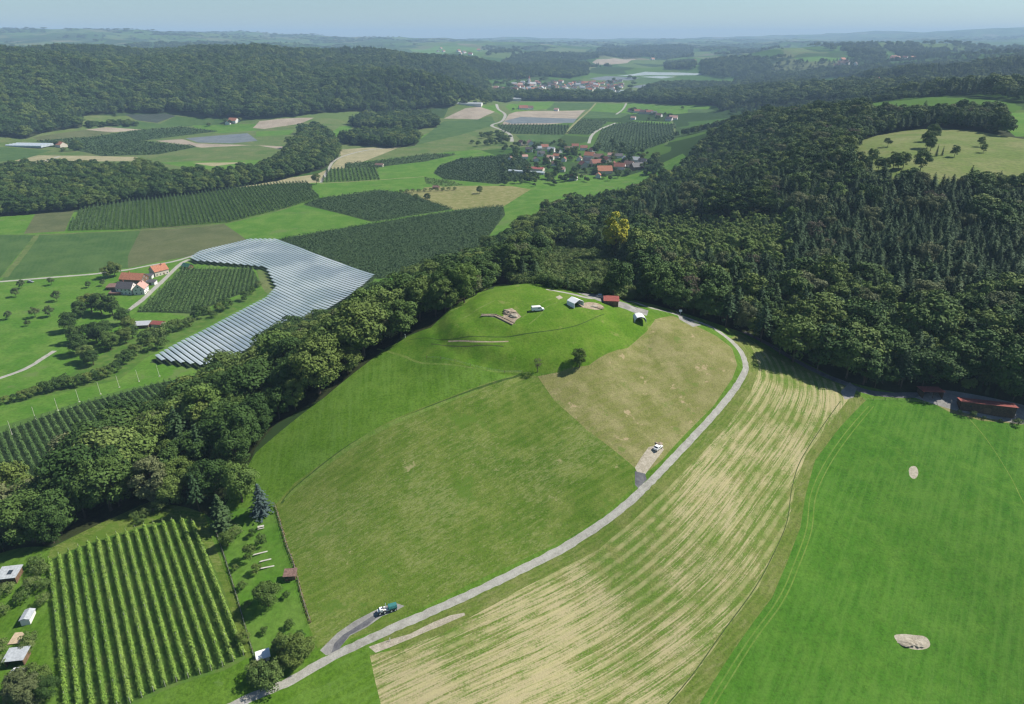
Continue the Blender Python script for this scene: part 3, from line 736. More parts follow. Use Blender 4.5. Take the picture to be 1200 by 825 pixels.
def quads(C, Nrm, size, rng, tilt=.45):
    """leaf clumps: one bent-free quad at each centre C, facing about Nrm"""
    n = len(C)
    N = Nrm + rng.normal(0, tilt, (n, 3)); N /= np.linalg.norm(N, axis=1)[:, None]+1e-9
    a = np.cross(N, rng.normal(0, 1, (n, 3))); a /= np.linalg.norm(a, axis=1)[:, None]+1e-9
    b = np.cross(N, a)
    s = (size*rng.uniform(.6, 1.25, n))[:, None] if np.ndim(size) == 0 else (size*rng.uniform(.6, 1.25, n))[:, None]
    asp = rng.uniform(.55, .95, n)[:, None]
    V = np.stack([C-a*s*.5, C-b*s*asp*.5, C+a*s*.5, C+b*s*asp*.5], 1).reshape(-1, 3)
    return V, np.arange(4*n).reshape(-1, 4)
def crown_broad(seed, r=1.0, h0=.12, n=2600, leaf=.055, tall=1.0, lobes=34, name='crown'):
    """a crown of leaf clumps in a unit of the tree height (height 1, crown radius about .36*r)"""
    rng = np.random.default_rng(seed)
    Rr = .37*r; zc = (1+h0)/2 + .02; rz = (1-h0)/2*tall
    cs, rs = [], []
    for i in range(lobes):
        t = rng.uniform(-.75, 1.0); ph = i*2.399+rng.uniform(-.5, .5)
        q = math.sqrt(max(0, 1-t*t)); k = rng.uniform(.55, .86)
        prof = 1.0 if t > -.2 else .85
        cs.append((Rr*q*k*math.cos(ph)*prof*rng.uniform(.85, 1.15), Rr*q*k*math.sin(ph)*prof*rng.uniform(.85, 1.15), zc+rz*t*k)); rs.append(rng.uniform(.22, .40)*Rr*1.0)
    cs = np.array(cs); rs = np.array(rs)
    w_ = rs**2/np.sum(rs**2)
    idx = rng.choice(lobes, n, p=w_)
    d = rng.normal(0, 1, (n, 3)); d /= np.linalg.norm(d, axis=1)[:, None]
    d[:, 2] = np.where(d[:, 2] < -.35, -d[:, 2], d[:, 2])
    rad = rs[idx]*rng.uniform(.72, 1.08, n)
    C = cs[idx] + d*rad[:, None]*np.array([1, 1, .85])
    out = C-np.array([0, 0, zc-.15]); out /= np.linalg.norm(out, axis=1)[:, None]+1e-9
    # drop leaves buried deep inside the crown
    e = np.sqrt((C[:, 0]**2+C[:, 1]**2)/Rr**2+((C[:, 2]-zc)/rz)**2)
    keep = e > .42
    C = C[keep]; d = d[keep]; out = out[keep]
    return quads(C, d*.75+out*.35, leaf, rng)
def crown_spruce(seed, n_wh=19, leaf=.068, wide=.155, top=1.0, h0=.10, pts=6):
    rng = np.random.default_rng(seed); V = []; 
    Cs, Ns, Ss = [], [], []
    for i in range(n_wh):
        f = i/(n_wh-1); z = h0+(top-h0)*f**.92
        rad = wide*(1-f)**.75*rng.uniform(.86, 1.12)+.008
        nb = max(4, int(11*(1-f)+4))
        for b in range(nb):
            ph = b*2*math.pi/nb+rng.uniform(-.35, .35)+i*1.3; L = rad*rng.uniform(.75, 1.15)
            for k in range(pts):
                s = (k+.6)/pts
                if rng.random() < .12: continue
                Cs.append((L*s*math.cos(ph)+rng.normal(0, .006), L*s*math.sin(ph)+rng.normal(0, .006), z-L*.42*s+rng.normal(0, .006)))
                Ns.append((math.cos(ph)*.55, math.sin(ph)*.55, .85)); Ss.append(leaf*(1.15-.5*s)*(.55+.55*(1-f)))
    return quads(np.array(Cs), np.array(Ns), np.array(Ss), rng, .35)
def crown_pine(seed, n=1300, leaf=.05):
    rng = np.random.default_rng(seed)
    cs = np.stack([rng.normal(0, .09, 16), rng.normal(0, .09, 16), rng.uniform(.55, .96, 16)], -1); rs = rng.uniform(.05, .10, 16)
    idx = rng.integers(0, 16, n); d = rng.normal(0, 1, (n, 3)); d /= np.linalg.norm(d, axis=1)[:, None]; d[:, 2] = abs(d[:, 2])*.8
    return quads(cs[idx]+d*rs[idx][:, None]*np.array([1.2, 1.2, .7]), d, leaf, rng)
def trunk_mesh(seed, kind, mat):
    rg = random.Random(seed); m = MB()
    if kind == 'broad':
        pts = [(0, 0, -.04)]; x = y = 0
        for k in range(1, 7):
            x += rg.uniform(-.012, .012); y += rg.uniform(-.012, .012); pts.append((x, y, k*.11))
        m.tube(pts, [.026, .020, .018, .016, .013, .010, .006], 7)
        for k in range(6):
            a = rg.uniform(0, 6.28); z = .2+.07*k; l = rg.uniform(.14, .24)
            m.tube([(0, 0, z), (l*.5*math.cos(a), l*.5*math.sin(a), z+l*.45), (l*math.cos(a), l*math.sin(a), z+l*.75)], [.010, .006, .003], 5)
    else:
        m.tube([(0, 0, -.04), (0, 0, .3), (.003, 0, .7), (0, 0, .97)], [.016, .013, .008, .002], 7)
        if kind == 'pine':
            for k in range(5):
                a = rg.uniform(0, 6.28); m.tube([(0, 0, .55+.07*k), (.12*math.cos(a), .12*math.sin(a), .6+.07*k)], [.005, .002], 4)
    return m.mesh('trunk', mat)
def cm(name, q, mat): return npmesh(name, q[0], q[1], mat)
BROAD = [crown_broad(100+i, r=(1.0, 1.12, .88, 1.05, .95)[i % 5], h0=(.05, .02, .06, .03, .04)[i % 5], n=3300) for i in range(5)]
BROADHI = [crown_broad(140+i, r=(1.0, 1.12, .9)[i % 3], h0=.03, n=6800, leaf=.040, lobes=44) for i in range(3)]
SPR = [crown_spruce(200+i, n_wh=13, wide=(.19, .21, .18)[i % 3], h0=.42, pts=6) for i in range(3)]
SPRF = [crown_spruce(220+i, wide=(.16, .18, .15)[i % 3], h0=.05) for i in range(3)]
PROTO = {}
def proto(key, q, leafmat, kind, bark=BARK):
    PROTO[key] = (cm('crown', q, leafmat), trunk_mesh(len(PROTO), kind, bark))
for i in range(5): proto(('broad', i), BROAD[i], L_['broad'], 'broad')
for i in range(3):
    proto(('broadhi', i), BROADHI[i], L_['broad'], 'broad')
    proto(('lighthi', i), BROADHI[i], L_['broadlight'], 'broad')
    proto(('olive', i), BROADHI[(i+1) % 3], L_['olive'], 'broad')
    proto(('spruce', i), SPR[i], L_['spruce'], 'conifer')
    proto(('fullspruce', i), SPRF[i], L_['spruce'], 'conifer')
for i in range(3): proto(('light', i), BROAD[(i+2) % 5], L_['broadlight'], 'broad')
proto(('yellow', 0), crown_broad(301, r=.75, h0=.1, n=3500, leaf=.045), L_['yellow'], 'broad')
proto(('dead', 0), crown_broad(302, r=.7, h0=.2, n=900, leaf=.035), L_['dead'], 'broad')
proto(('bluespruce', 0), crown_spruce(303, wide=.2, h0=.05), L_['bluespruce'], 'conifer')
proto(('pine', 0), crown_pine(304), L_['spruce'], 'pine', BARKP)
proto(('pine', 1), crown_pine(305), L_['broad'], 'pine', BARKP)
for i in range(3): proto(('fruit', i), crown_broad(310+i, r=1.4, h0=.10, n=1900, leaf=.075, lobes=20), L_['fruit'], 'broad')
L_['young'] = leaf_mat('young_foliage', (.10,.165,.035), (.13,.195,.045), (.16,.215,.06))
for i in range(2): proto(('young', i), crown_broad(340+i, r=.95, h0=-.02, n=1500, leaf=.08, lobes=18), L_['young'], 'broad')
for i in range(3): proto(('bush', i), crown_broad(320+i, r=1.9, h0=-.12, n=1500, leaf=.085, lobes=20), L_['bush'], 'broad')
proto(('darkbush', 0), crown_broad(330, r=1.7, h0=-.1, n=1500, leaf=.085, lobes=20), L_['broad'], 'broad')
NAMES = dict(young='broadleaf_tree', broad='broadleaf_tree', broadhi='broadleaf_tree', lighthi='broadleaf_tree', light='broadleaf_tree', olive='broadleaf_tree', spruce='spruce_tree', fullspruce='spruce_tree', yellow='broadleaf_tree', dead='withered_tree',
             bluespruce='blue_spruce_tree', pine='pine_tree', fruit='fruit_tree', bush='bush', darkbush='bush')
def tree(x, y, h, key, label, group=None, cat=None, wide=1.0, rg=random, sink=0.0, z=None):
    k = key[0]; cr, tr = PROTO[key]
    zz = (Z(x, y) if z is None else z) - sink
    if k in ('bush', 'darkbush'):
        o = link('bush', cr, None, (x, y, zz), rg.uniform(0, 6.28), (h*wide, h*wide, h))
    else:
        o = empty(NAMES[k], (x, y, zz), rg.uniform(0, 6.28)); o.scale = (h*wide, h*wide, h)
        link('crown', cr, o); link('trunk', tr, o)
    tag(o, label, cat or ('bush' if k in ('bush', 'darkbush') else 'tree'), group)
    return o
# crowns drawn once in the mass: the instances of the far woods use these crown meshes
def forest_points(poly, spacing, rng, exclude=(), jit=.42):
    mn, mx = poly.min(0), poly.max(0)
    nx = max(1, int((mx[0]-mn[0])/spacing)); ny = max(1, int((mx[1]-mn[1])/(spacing*.87)))
    gx, gy = np.meshgrid(np.arange(nx+1), np.arange(ny+1), indexing='ij')
    X = mn[0]+(gx+.5*(gy % 2))*spacing+rng.uniform(-jit, jit, gx.shape)*spacing
    Y = mn[1]+gy*spacing*.87+rng.uniform(-jit, jit, gx.shape)*spacing
    X, Y = X.ravel(), Y.ravel()
    k = inpoly(X, Y, poly)
    for e in exclude: k &= ~inpoly(X, Y, e)
    return X[k], Y[k]
ALLT = []   # rows: x, y, height, kind code, variant, width, stand
def stand(poly, spacing, hfun, kindfun, name, exclude=(), maxd=None):
    rng = np.random.default_rng(len(name)*31+int(spacing*10)+7)
    X, Y = forest_points(poly, spacing, rng, exclude)
    zz = Hh(X, Y); px, py, dep = to_px(X, Y, zz)
    ok = (px > -90) & (px < 1290) & (dep > 30)
    X, Y, px, py = X[ok], Y[ok], px[ok], py[ok]
    for x, y, a, b in zip(X, Y, px, py):
        k = kindfun(a, b, x, y, rng); h = hfun(a, b, x, y, rng)*(.82 if k[0] == 'light' else .86 if k[0] == 'spruce' and name == 'right' else 1)
        ALLT.append((x, y, h*rng.choice([.74, .88, 1, 1.1, 1.24]), k, rng.uniform(.8, 1.35)*(1.3 if k[0] == 'spruce' and name == 'right' else 1), name))
def patchy(x, y, s): return float(vnoise(np.array([x/s+31.7]), np.array([y/s+11.3]))[0])
def k_left(a, b, x, y, r):
    q = patchy(x, y, 22); u = r.random()
    if a < 330 and b > 545: 
        if u < .22: return ('spruce', int(r.integers(3)))
    elif u < .07: return ('spruce', int(r.integers(3)))
    if q > .66: return ('lighthi' if u < .7 else 'olive', int(r.integers(3)))
    return ('broadhi', int(r.integers(3)))
def k_right(a, b, x, y, r):
    u = r.random(); q = patchy(x, y, 90)*.6+patchy(x, y, 30)*.4
    dk = math.exp(-(((a-960)/150)**2+((b-285)/55)**2))+.8*math.exp(-(((a-1120)/90)**2+((b-330)/40)**2))+.6*math.exp(-(((a-800)/60)**2+((b-230)/25)**2))
    if 835 < a < 905 and 235 < b < 262: return ('pine', int(r.integers(2)))
    if 755 < a < 925 and 258 < b < 322: return ('young', int(r.integers(2))) if u < .72 else ('spruce', 1)
    if r.random() < .035: return ('dead', 0) if r.random() < .15 else ('olive', int(r.integers(3)))
    if u < min(.88, (.30 if b < 345 else .12)+dk*1.2)+.35*(q > .54): return ('spruce', int(r.integers(3)))
    if q < .36 and u > .55: return ('light', int(r.integers(3)))
    return ('broad', int(r.integers(5)))
def k_far(a, b, x, y, r):
    u = r.random(); q = patchy(x, y, 260)
    return ('spruce', int(r.integers(3))) if u < (.7 if q > .5 else .2) else ('broad', int(r.integers(5)))
stand(WP['wood_left'], 8.2, lambda a, b, x, y, r: r.uniform(13, 22), k_left, 'left')
near_r = WP['wood_right']; excl_r = [WP['meadow_hill'], WP['scrub']]
young = wpoly([(826,300),(820,262),(850,250),(905,258),(915,285),(890,305),(850,312)])
hol = wpoly([(600,338),(640,345),(760,360),(800,372),(790,345),(760,300),(700,270),(640,285)])
stand(near_r, 6.0, lambda a, b, x, y, r: (r.uniform(6, 9.5) if 755 < a < 925 and 258 < b < 322 else r.uniform(13, 19.5)), k_right, 'right', excl_r+[wpoly([(1143,224),(1195,219),(1250,218),(1250,246),(1155,244)]), wpoly([(1165,133),(1250,131),(1260,168),(1190,169),(1178,158)])])
stand(WP['scrub'], 3.4, lambda a, b, x, y, r: r.uniform(3.2, 6.0), lambda a, b, x, y, r: ('bush', int(r.integers(3))) if r.random() < .85 or b < 300 else ('spruce', 1), 'scrub')
stand(WP['wood_valley'], 8.0, lambda a, b, x, y, r: r.uniform(13, 20), lambda a, b, x, y, r: ('broad', int(r.integers(5))) if r.random() < .75 else ('light', int(r.integers(3))), 'valley')
stand(WP['wood_a'], 9, lambda a, b, x, y, r: r.uniform(16, 22), k_far, 'valley')
stand(WP['wood_b'], 9, lambda a, b, x, y, r: r.uniform(16, 22), k_far, 'valley')
stand(WP['wood_ridge'], 12.5, lambda a, b, x, y, r: r.uniform(19, 27), k_far, 'ridge')

stand(WP['wood_mid'], 13, lambda a, b, x, y, r: r.uniform(18, 26), k_far, 'ridge')
FARW = [wpoly(p) for p in ([(870,119),(930,113),(960,119),(1200,121),(1270,112),(1270,76),(1200,72),(1100,74),(1060,79),(1000,82),(960,84),(900,88),(860,96)],)]
clear_ = [wpoly(p) for p in ([(945,100),(965,92),(1000,91),(1018,91),(1014,98),(985,100),(960,104)],[(922,112),(935,105),(948,103),(940,111),(926,116)],[(1012,91),(1060,91),(1078,95),(1070,98),(1014,99)])]
stand(FARW[0], 15, lambda a, b, x, y, r: r.uniform(19, 26), k_far, 'ridge', clear_)
for p_, sp_ in ([(600,73),(640,72),(690,76),(690,88),(670,92),(640,90),(600,94)],15),([(552,72),(600,70),(602,92),(575,94),(552,86)],15),([(498,108),(560,108),(600,112),(600,119),(560,117),(500,118)],11),([(600,66),(695,64),(700,69),(640,72),(600,72)],22),([(700,58),(740,54),(812,56),(812,66),(760,67),(700,67)],24),([(778,74),(812,72),(815,82),(780,82)],17),([(820,74),(900,70),(905,88),(850,92),(822,88)],18),([(984,56),(1010,52),(1034,58),(1036,72),(1000,72)],26),([(1036,56),(1060,52),(1112,56),(1112,66),(1060,68)],26),([(430,66),(500,66),(560,70),(552,76),(440,72)],20),([(600,112),(640,112),(700,114),(748,115),(748,119),(700,119),(600,118)],11):
    stand(wpoly(p_), sp_, lambda a, b, x, y, r: r.uniform(18, 26), k_far, 'ridge')
# ------------------------------------------------------------------ orchard and hop rows
POLE = flat('weathered_pole', (.46,.44,.38), .8)
WOOD = flat('weathered_wood', (.20,.15,.10), .85, var=.3)
def row_quads(p0, p1, h, wd, dens, leaf, rng, zlo=.12, gap=.0):
    L = float(np.linalg.norm(p1-p0)); n = max(12, int(L*dens))
    t = rng.uniform(0, 1, n)
    tree_ = .78+.22*np.abs(np.sin(t*L*math.pi/1.6+rng.uniform(0, 3)))
    if gap: t = t[(vnoise(t*L/3.0+p0[0], t*0+p0[1]) > gap)[:]]; n = len(t); tree_ = tree_[:n]
    a = rng.uniform(-.25, math.pi+.25, n)
    d = (p1-p0)/L; nr = np.array([-d[1], d[0]])
    off = np.cos(a)*wd/2*rng.uniform(.6, 1.1, n)*tree_
    zz = (zlo+(1-zlo)*np.clip(np.sin(a), 0, 1)*rng.uniform(.45, 1.03, n))*h*tree_
    C2 = p0[None]+(p1-p0)[None]*t[:, None]+nr[None]*off[:, None]
    gz = Hh(C2[:, 0], C2[:, 1])
    C = np.stack([C2[:, 0], C2[:, 1], gz+zz], -1)
    N = np.stack([nr[0]*np.cos(a), nr[1]*np.cos(a), np.sin(a)*.8+.2], -1)
    return C, N
_pm = MB(); _pm.tube([(0, 0, -.1), (0, 0, 1)], .06, 6); POST = _pm.mesh('post', POLE)
def plot_lines(poly, dirpx, spacing, phase=.5):
    a, b = np.array(g1(*dirpx[0])), np.array(g1(*dirpx[1])); d = (b-a)/np.linalg.norm(b-a); n = np.array([-d[1], d[0]])
    s = poly@n; t = poly@d; res = []
    k = math.floor(s.min()/spacing)
    while k*spacing < s.max():
        q = (k+phase)*spacing; xs = []
        for i in range(len(poly)):
            s0, s1 = s[i-1], s[i]
            if (s0 > q) != (s1 > q): xs.append(t[i-1]+(t[i]-t[i-1])*(q-s0)/(s1-s0))
        xs.sort()
        for u in range(0, len(xs)-1, 2):
            if xs[u+1]-xs[u] > (7 if spacing > 3.2 else 22): res.append((n*q+d*(xs[u]+1.2), n*q+d*(xs[u+1]-1.2)))
        k += 1
    return res
def rows(poly, dirpx, spacing, h, wd, dens, leaf, mat, name, label, cat, group, single=True, tilt=.45, poles=0, gap=0.0):
    rng = np.random.default_rng(len(label))
    ls = plot_lines(poly, dirpx, spacing)
    acc = []
    for p0, p1 in ls:
        C, N = row_quads(p0, p1, h, wd, dens, leaf, rng, gap=gap)
        if not single: acc.append((C, N)); continue
        o0 = np.array([p0[0], p0[1], Z(*p0)])
        q = quads(C-o0, N, leaf, rng, tilt)
        if poles:
            o = empty(name, tuple(o0)); link('foliage', npmesh('foliage', q[0], q[1], mat), o)
            L = np.linalg.norm(p1-p0); k = max(2, int(L/poles))
            for i in range(k+1):
                c = p0+(p1-p0)*i/k; zc = Z(*c)-o0[2]
                link('post', POST, o, (c[0]-o0[0], c[1]-o0[1], zc), 0, (1, 1, h*1.04))
        else:
            o = link(name, npmesh(name, q[0], q[1], mat), None, tuple(o0))
        tag(o, label, cat, group)
    if not single:
        C = np.concatenate([a for a, b in acc]); N = np.concatenate([b for a, b in acc])
        q = quads(C, N, leaf, rng, tilt)
        tag(link(name, npmesh(name, q[0], q[1], mat)), label, cat, None, 'stuff')
    return ls
vp = wpoly(WP['vine'])
rows(vp, ((225,612),(287,772)), 2.72, 2.1, 1.35, 80, .40, L_['vine'], 'vine_row', 'yellow-green row of trellised plants in the bottom left orchard', 'plant row', 'plant rows of the bottom left orchard', poles=7.5)
rows(WP['hop_n'], ((40,491),(66,538)), 3.5, 3.4, 2.1, 17, .75, L_['rowgreen'], 'fruit_hedge', 'green fruit tree row in the plot below the wood band beside white slanted poles', 'orchard row', 'fruit tree rows beside the white poles')
rows(WP['hop_l'], ((226,316),(205,362)), 3.5, 3.4, 2.1, 11, .9, L_['rowgreen'], 'fruit_hedge', 'green fruit tree row in the plot between the farm road and the white plastic roofs', 'orchard row', 'fruit tree rows beside the farm road')
rows(WP['hop_a'], ((206,229),(214,264)), 4.6, 5.0, 2.2, 6.5, 1.4, L_['rowdark'], 'fruit_hedge', 'dark row of tall trained plants in the striped plot below the riverside wood', 'orchard row', 'tall rows of the striped plot')
rows(WP['hop_e'], ((436,266),(540,250)), 3.8, 3.6, 2.6, 3.4, 1.35, L_['rowdark'], 'orchard', 'large dark green dense orchard behind the wood band and the plastic roofs', 'orchard', None, single=False)
rows(WP['hop_d'], ((436,258),(528,246)), 4.2, 3.8, 2.9, 3.0, 1.5, L_['rowdark'], 'orchard', 'dark green leaf-shaped orchard plot between two bright meadows', 'orchard', None, single=False)
rows(WP['hop_j'], ((520,208),(580,214)), 5.0, 3.8, 3.2, 2.2, 1.9, L_['rowdark'], 'orchard', 'dark green orchard left of the near village', 'orchard', None, single=False)
rows(WP['hop_h'], ((400,198),(402,212)), 6.0, 4.2, 3.0, 3.5, 1.8, L_['rowdark'], 'orchard', 'small striped hop plot beside the lone tree and white road', 'orchard', None, single=False)
rows(WP['hop_i'], ((440,190),(500,182)), 5.0, 3.8, 3.2, 2.0, 2.0, L_['rowdark'], 'orchard', 'narrow dark orchard strip above the bright green meadow strip', 'orchard', None, single=False)
rows(WP['orch_t'], ((740,150),(735,176)), 7.0, 4.0, 4.2, 1.8, 2.4, L_['rowdark'], 'orchard', 'wide dark orchard right behind the near village', 'orchard', None, single=False)
rows(WP['orch_q'], ((620,147),(617,157)), 8.0, 4.0, 4.6, 1.6, 2.6, L_['rowdark'], 'orchard', 'dark orchard block in front of the grey brown field', 'orchard', None, single=False)
rows(WP['orch_s'], ((690,142),(676,157)), 7.0, 4.0, 4.2, 1.6, 2.6, L_['rowdark'], 'orchard', 'dark orchard between two pale tracks behind the near village', 'orchard', None, single=False)
rows(WP['orch_far_a'], ((60,168),(215,152)), 6.5, 4.0, 4.2, 1.2, 2.8, L_['rowdark'], 'orchard', 'long dark orchard strip behind the greenhouse on the left', 'orchard', None, single=False)
rows(WP['orch_far_b'], ((100,176),(200,170)), 6.5, 4.0, 4.2, 1.4, 2.6, L_['rowdark'], 'orchard', 'dark green orchard right of the orange roofed farm', 'orchard', None, single=False)
rows(WP['orch_small'], ((500,209),(540,217)), 7.0, 2.5, 2.0, 2.0, 1.6, L_['fruit'], 'orchard', 'small sparse orchard plot on a pale strip', 'orchard', None, single=False)
# slanted anchor poles along the plots
def anchor(px, py, lab, grp, tdx, tdy, h=5.5):
    x, y = g1(px, py); m = MB(); m.tube([(0, 0, -.3), (tdx, tdy, h)], [.10, .08], 6); m.box((0, 0, .1), (.8, .8, .35))
    tag(m.build('anchor_pole', POLE, None, loc=(x, y, Z(x, y))), lab, 'pole', grp)
for q in [(14,509),(42,492),(68,481),(93,471),(118,462),(140,454),(163,447),(187,441)]:
    anchor(q[0], q[1], 'pale slanted pole at the row ends of the left orchard', 'slanted poles of the left orchard', -2.0, 2.6, 7)
for q in [(184,346),(192,338),(199,331),(207,324),(214,317)]:
    anchor(q[0], q[1], 'pale slanted pole on the grass beside the farm road', 'slanted poles beside the farm road', 1.6, -.5)

# plastic rain roofs
def film_mat():
    m, t, b = new_mat('plastic_film')
    geo = t.nodes.new('ShaderNodeNewGeometry'); pos = geo.outputs['Position']
    f = noise(t, pos, .02, 3); f2 = noise(t, pos, .6, 4)
    c = mixc(t, ramp(t, f, .40, .62), (.215,.275,.305), (.36,.415,.43))
    c = mixc(t, mth(t, 'MULTIPLY', f2, .35), c, (.16,.21,.22))
    t.links.new(c, b.inputs['Base Color']); b.inputs['Roughness'].default_value = .65; b.inputs['Specular IOR Level'].default_value = .25
    return m
FILM = film_mat()
cov = empty('rain_roof', (0, 0, 0)); tag(cov, 'large field of pale plastic rain roofs in long parallel strips', 'plastic roof')
ls = plot_lines(WP['net_k'], ((325,284),(436,325)), 3.7)
k_ = 0
_m = MB(); 
for i, (p0, p1) in enumerate(ls):
    L = float(np.linalg.norm(p1-p0)); d = (p1-p0)/L; nr = np.array([-d[1], d[0]])
    n = max(2, int(L/9)); m = MB(); vs = []
    for s in range(n+1):
        c = p0+d*L*s/n; z = Z(*c)
        sag = .1*random.random()
        wv = 1.36
        for off, hh in ((-wv, 3.3), (-wv*.5, 3.42), (0, 3.48+sag), (wv*.5, 3.42), (wv, 3.3)):
            vs.append((c[0]+nr[0]*off, c[1]+nr[1]*off, z+hh))
    fs = [(s*5+j, s*5+j+1, s*5+j+6, s*5+j+5) for s in range(n) for j in range(4)]
    m.add(vs, fs)
    m.build('roof_strip', FILM, cov)
acc = []
rng_ = np.random.default_rng(3)
for p0, p1 in ls[::1]:
    acc.append(row_quads(p0, p1, 2.8, 1.6, 1.6, 1.2, rng_))
q = quads(np.concatenate([a for a, b in acc]), np.concatenate([b for a, b in acc]), 1.1, rng_)
tag(link('orchard', npmesh('orchard', q[0], q[1], L_['rowdark'])), 'dark fruit tree rows under the pale plastic roofs', 'orchard', None, 'stuff')
print('strips', len(ls))
# ------------------------------------------------------------------ buildings
WALLS = [flat('white_render', (.68,.66,.62), .8, var=.06), flat('cream_render', (.58,.52,.42), .8, var=.08), flat('grey_render', (.40,.40,.40), .8, var=.08), flat('timber_wall', (.16,.10,.06), .85, var=.3)]
ROOFS = [flat('orange_tiles', (.37,.155,.09), .75, var=.25, scale=1.2), flat('redbrown_tiles', (.25,.10,.07), .75, var=.3, scale=1.2), flat('dark_tiles', (.085,.08,.085), .6, var=.25), flat('brown_tiles', (.17,.105,.085), .75, var=.3), flat('grey_sheet', (.36,.38,.39), .5, var=.15), flat('pink_tiles', (.45,.27,.22), .75, var=.2), flat('red_sheet', (.27,.085,.07), .5, var=.2), flat('green_sheet', (.035,.11,.075), .6, var=.3)]
DARKW = flat('dark_timber', (.075,.05,.035), .85, var=.3)
GLASS = flat('window_glass', (.035,.045,.055), .12, var=.2)
DOORM = flat('door_wood', (.11,.07,.045), .7)
WHITE = flat('white_paint', (.75,.75,.73), .5, var=.04)
BLACK = flat('black_rubber', (.02,.02,.02), .7)
SILVER = flat('grey_car_paint', (.34,.35,.37), .3, metal=.4, var=.05)
TEAL = flat('teal_paint', (.04,.16,.15), .45, var=.15)
def house(x, y, rz, w_, l_, eave, pitch, wall, roof, label, group=None, detail=2, name='house', cat='house', z=None, chim=True, over=.5):
    """w_ across the gable, l_ along the ridge (local y)"""
    z = (min(Z(x+dx, y+dy) for dx in (-w_/3, w_/3) for dy in (-l_/3, l_/3)) if z is None else z)
    root = empty(name, (x, y, z), rz); tag(root, label, cat, group)
    rh = w_/2*math.tan(pitch)
    m = MB(); m.prism([(-w_/2, -.8), (w_/2, -.8), (w_/2, eave), (0, eave+rh), (-w_/2, eave)], -l_/2, l_/2); m.build('wall', wall, root)
    t_ = .22; m = MB(); c_, s_ = math.cos(pitch), math.sin(pitch)
    ex = w_/2+over; dz = over*math.tan(pitch)
    for sg in (1, -1):
        pr = [(0, eave+rh+.03), (sg*ex, eave-dz+.03), (sg*ex, eave-dz+.03+t_), (0, eave+rh+.03+t_/c_)]
        m.prism(pr if sg == -1 else pr[::-1], -l_/2-over*.8, l_/2+over*.8)
    rf = m.build('roof', roof, root)
    if detail >= 1 and chim:
        m = MB(); m.box((w_*.12, l_*.2, eave+rh+.35), (.6, .6, 1.5)); m.box((w_*.12, l_*.2, eave+rh+1.15), (.75, .75, .12)); m.build('chimney', ROOFS[1], rf)
    if detail >= 2:
        fl = max(1, int(eave/2.6)); nw = max(2, int(l_/3.2))
        for sg in (1, -1):
            for f in range(fl):
                for k in range(nw):
                    yy = -l_/2+(k+.5)*l_/nw; zz = 1.5+2.7*f
                    if sg == 1 and f == 0 and k == nw//2:
                        m = MB(); m.box((sg*(w_/2+.03), yy, 1.02), (.1, 1.1, 2.1)); m.build('door', DOORM, root); continue
                    m = MB()
                    for a, b, c, d in ((0, .66, 1.3, .1), (0, -.66, 1.3, .1), (.6, 0, .1, 1.4), (-.6, 0, .1, 1.4)): m.box((sg*(w_/2+.03), yy+a, zz+b), (.1, c, d))
                    fr = m.build('window', WHITE, root)
                    m = MB(); m.box((sg*(w_/2+.02), yy, zz), (.06, 1.1, 1.22)); m.build('pane', GLASS, fr)
        for sg in (1, -1):
            for k, (xx, zz) in enumerate(((-w_*.22, 1.5), (w_*.22, 1.5), (-w_*.22, 4.2), (w_*.22, 4.2), (0, eave+rh*.35))):
                if zz > eave+rh*.5 or (zz > eave-.6 and zz < eave): continue
                m = MB()
                for a, b, c, d in ((0, .61, 1.2, .1), (0, -.61, 1.2, .1), (.55, 0, .1, 1.3), (-.55, 0, .1, 1.3)): m.box((xx+a, sg*(l_/2+.03), zz+b), (c, .1, d))
                fr = m.build('window', WHITE, root)
                m = MB(); m.box((xx, sg*(l_/2+.02), zz), (1.0, .06, 1.12)); m.build('pane', GLASS, fr)
    return root
def shed(x, y, rz, w_, l_, h0, h1, wall, roof, label, name='shed', cat='shed', open_front=False, z=None):
    """mono-pitch shed, long along local x; front at -y of height h0, back h1"""
    z = min(Z(x, y), Z(x+1, y), Z(x, y+1))-.05 if z is None else z
    root = empty(name, (x, y, z), rz); tag(root, label, cat)
    if open_front:
        m = MB(); m.box((0, w_/2, h1/2-.2), (l_, .15, h1+.2)); m.box((-l_/2, 0, min(h0, h1)/2-.15), (.15, w_, min(h0, h1)+.1)); m.box((l_/2, 0, min(h0, h1)/2-.15), (.15, w_, min(h0, h1)+.1)); m.build('wall', wall, root)
        kk = max(1, int(l_/4))
        for k in range(kk+1): m = MB(); m.box((-l_/2+.1+k*(l_-.2)/kk, -w_/2, h0/2-.1), (.18, .18, h0)); m.build('post', wall, root)
    else:
        m = MB(); M2 = [(-w_/2, -.8), (w_/2, -.8), (w_/2, h1), (-w_/2, h0)]
        n = 4; vs = [(-l_/2, a, b) for a, b in M2]+[(l_/2, a, b) for a, b in M2]
        m.add(vs, [(0, 1, 2, 3), (7, 6, 5, 4)]+[(i, i+4, (i+1) % 4+4, (i+1) % 4) for i in range(4)]); m.build('wall', wall, root)
        m = MB(); m.box((0, -w_/2-.03, min(h0, 2.2)/2), (min(2.4, l_*.3), .08, min(h0-.3, 2.1))); m.build('door', DOORM, root)
        m = MB(); m.box((-l_*.32, -w_/2-.03, h0*.6), (.8, .08, .6)); m.build('window', GLASS, root)
    m = MB(); a = math.atan2(h1-h0, w_); m.box((0, 0, (h0+h1)/2+.12), (l_+.8, w_/math.cos(a)+.9, .12), rx=a)
    k = int(l_/.8)
    for i in range(k): m.box((-l_/2+(i+.5)*l_/k, 0, (h0+h1)/2+.2), (.09, w_/math.cos(a)+.9, .06), rx=a)
    m.build('roof', roof, root)
    return root
def atpx(px, py): return g1(px, py)
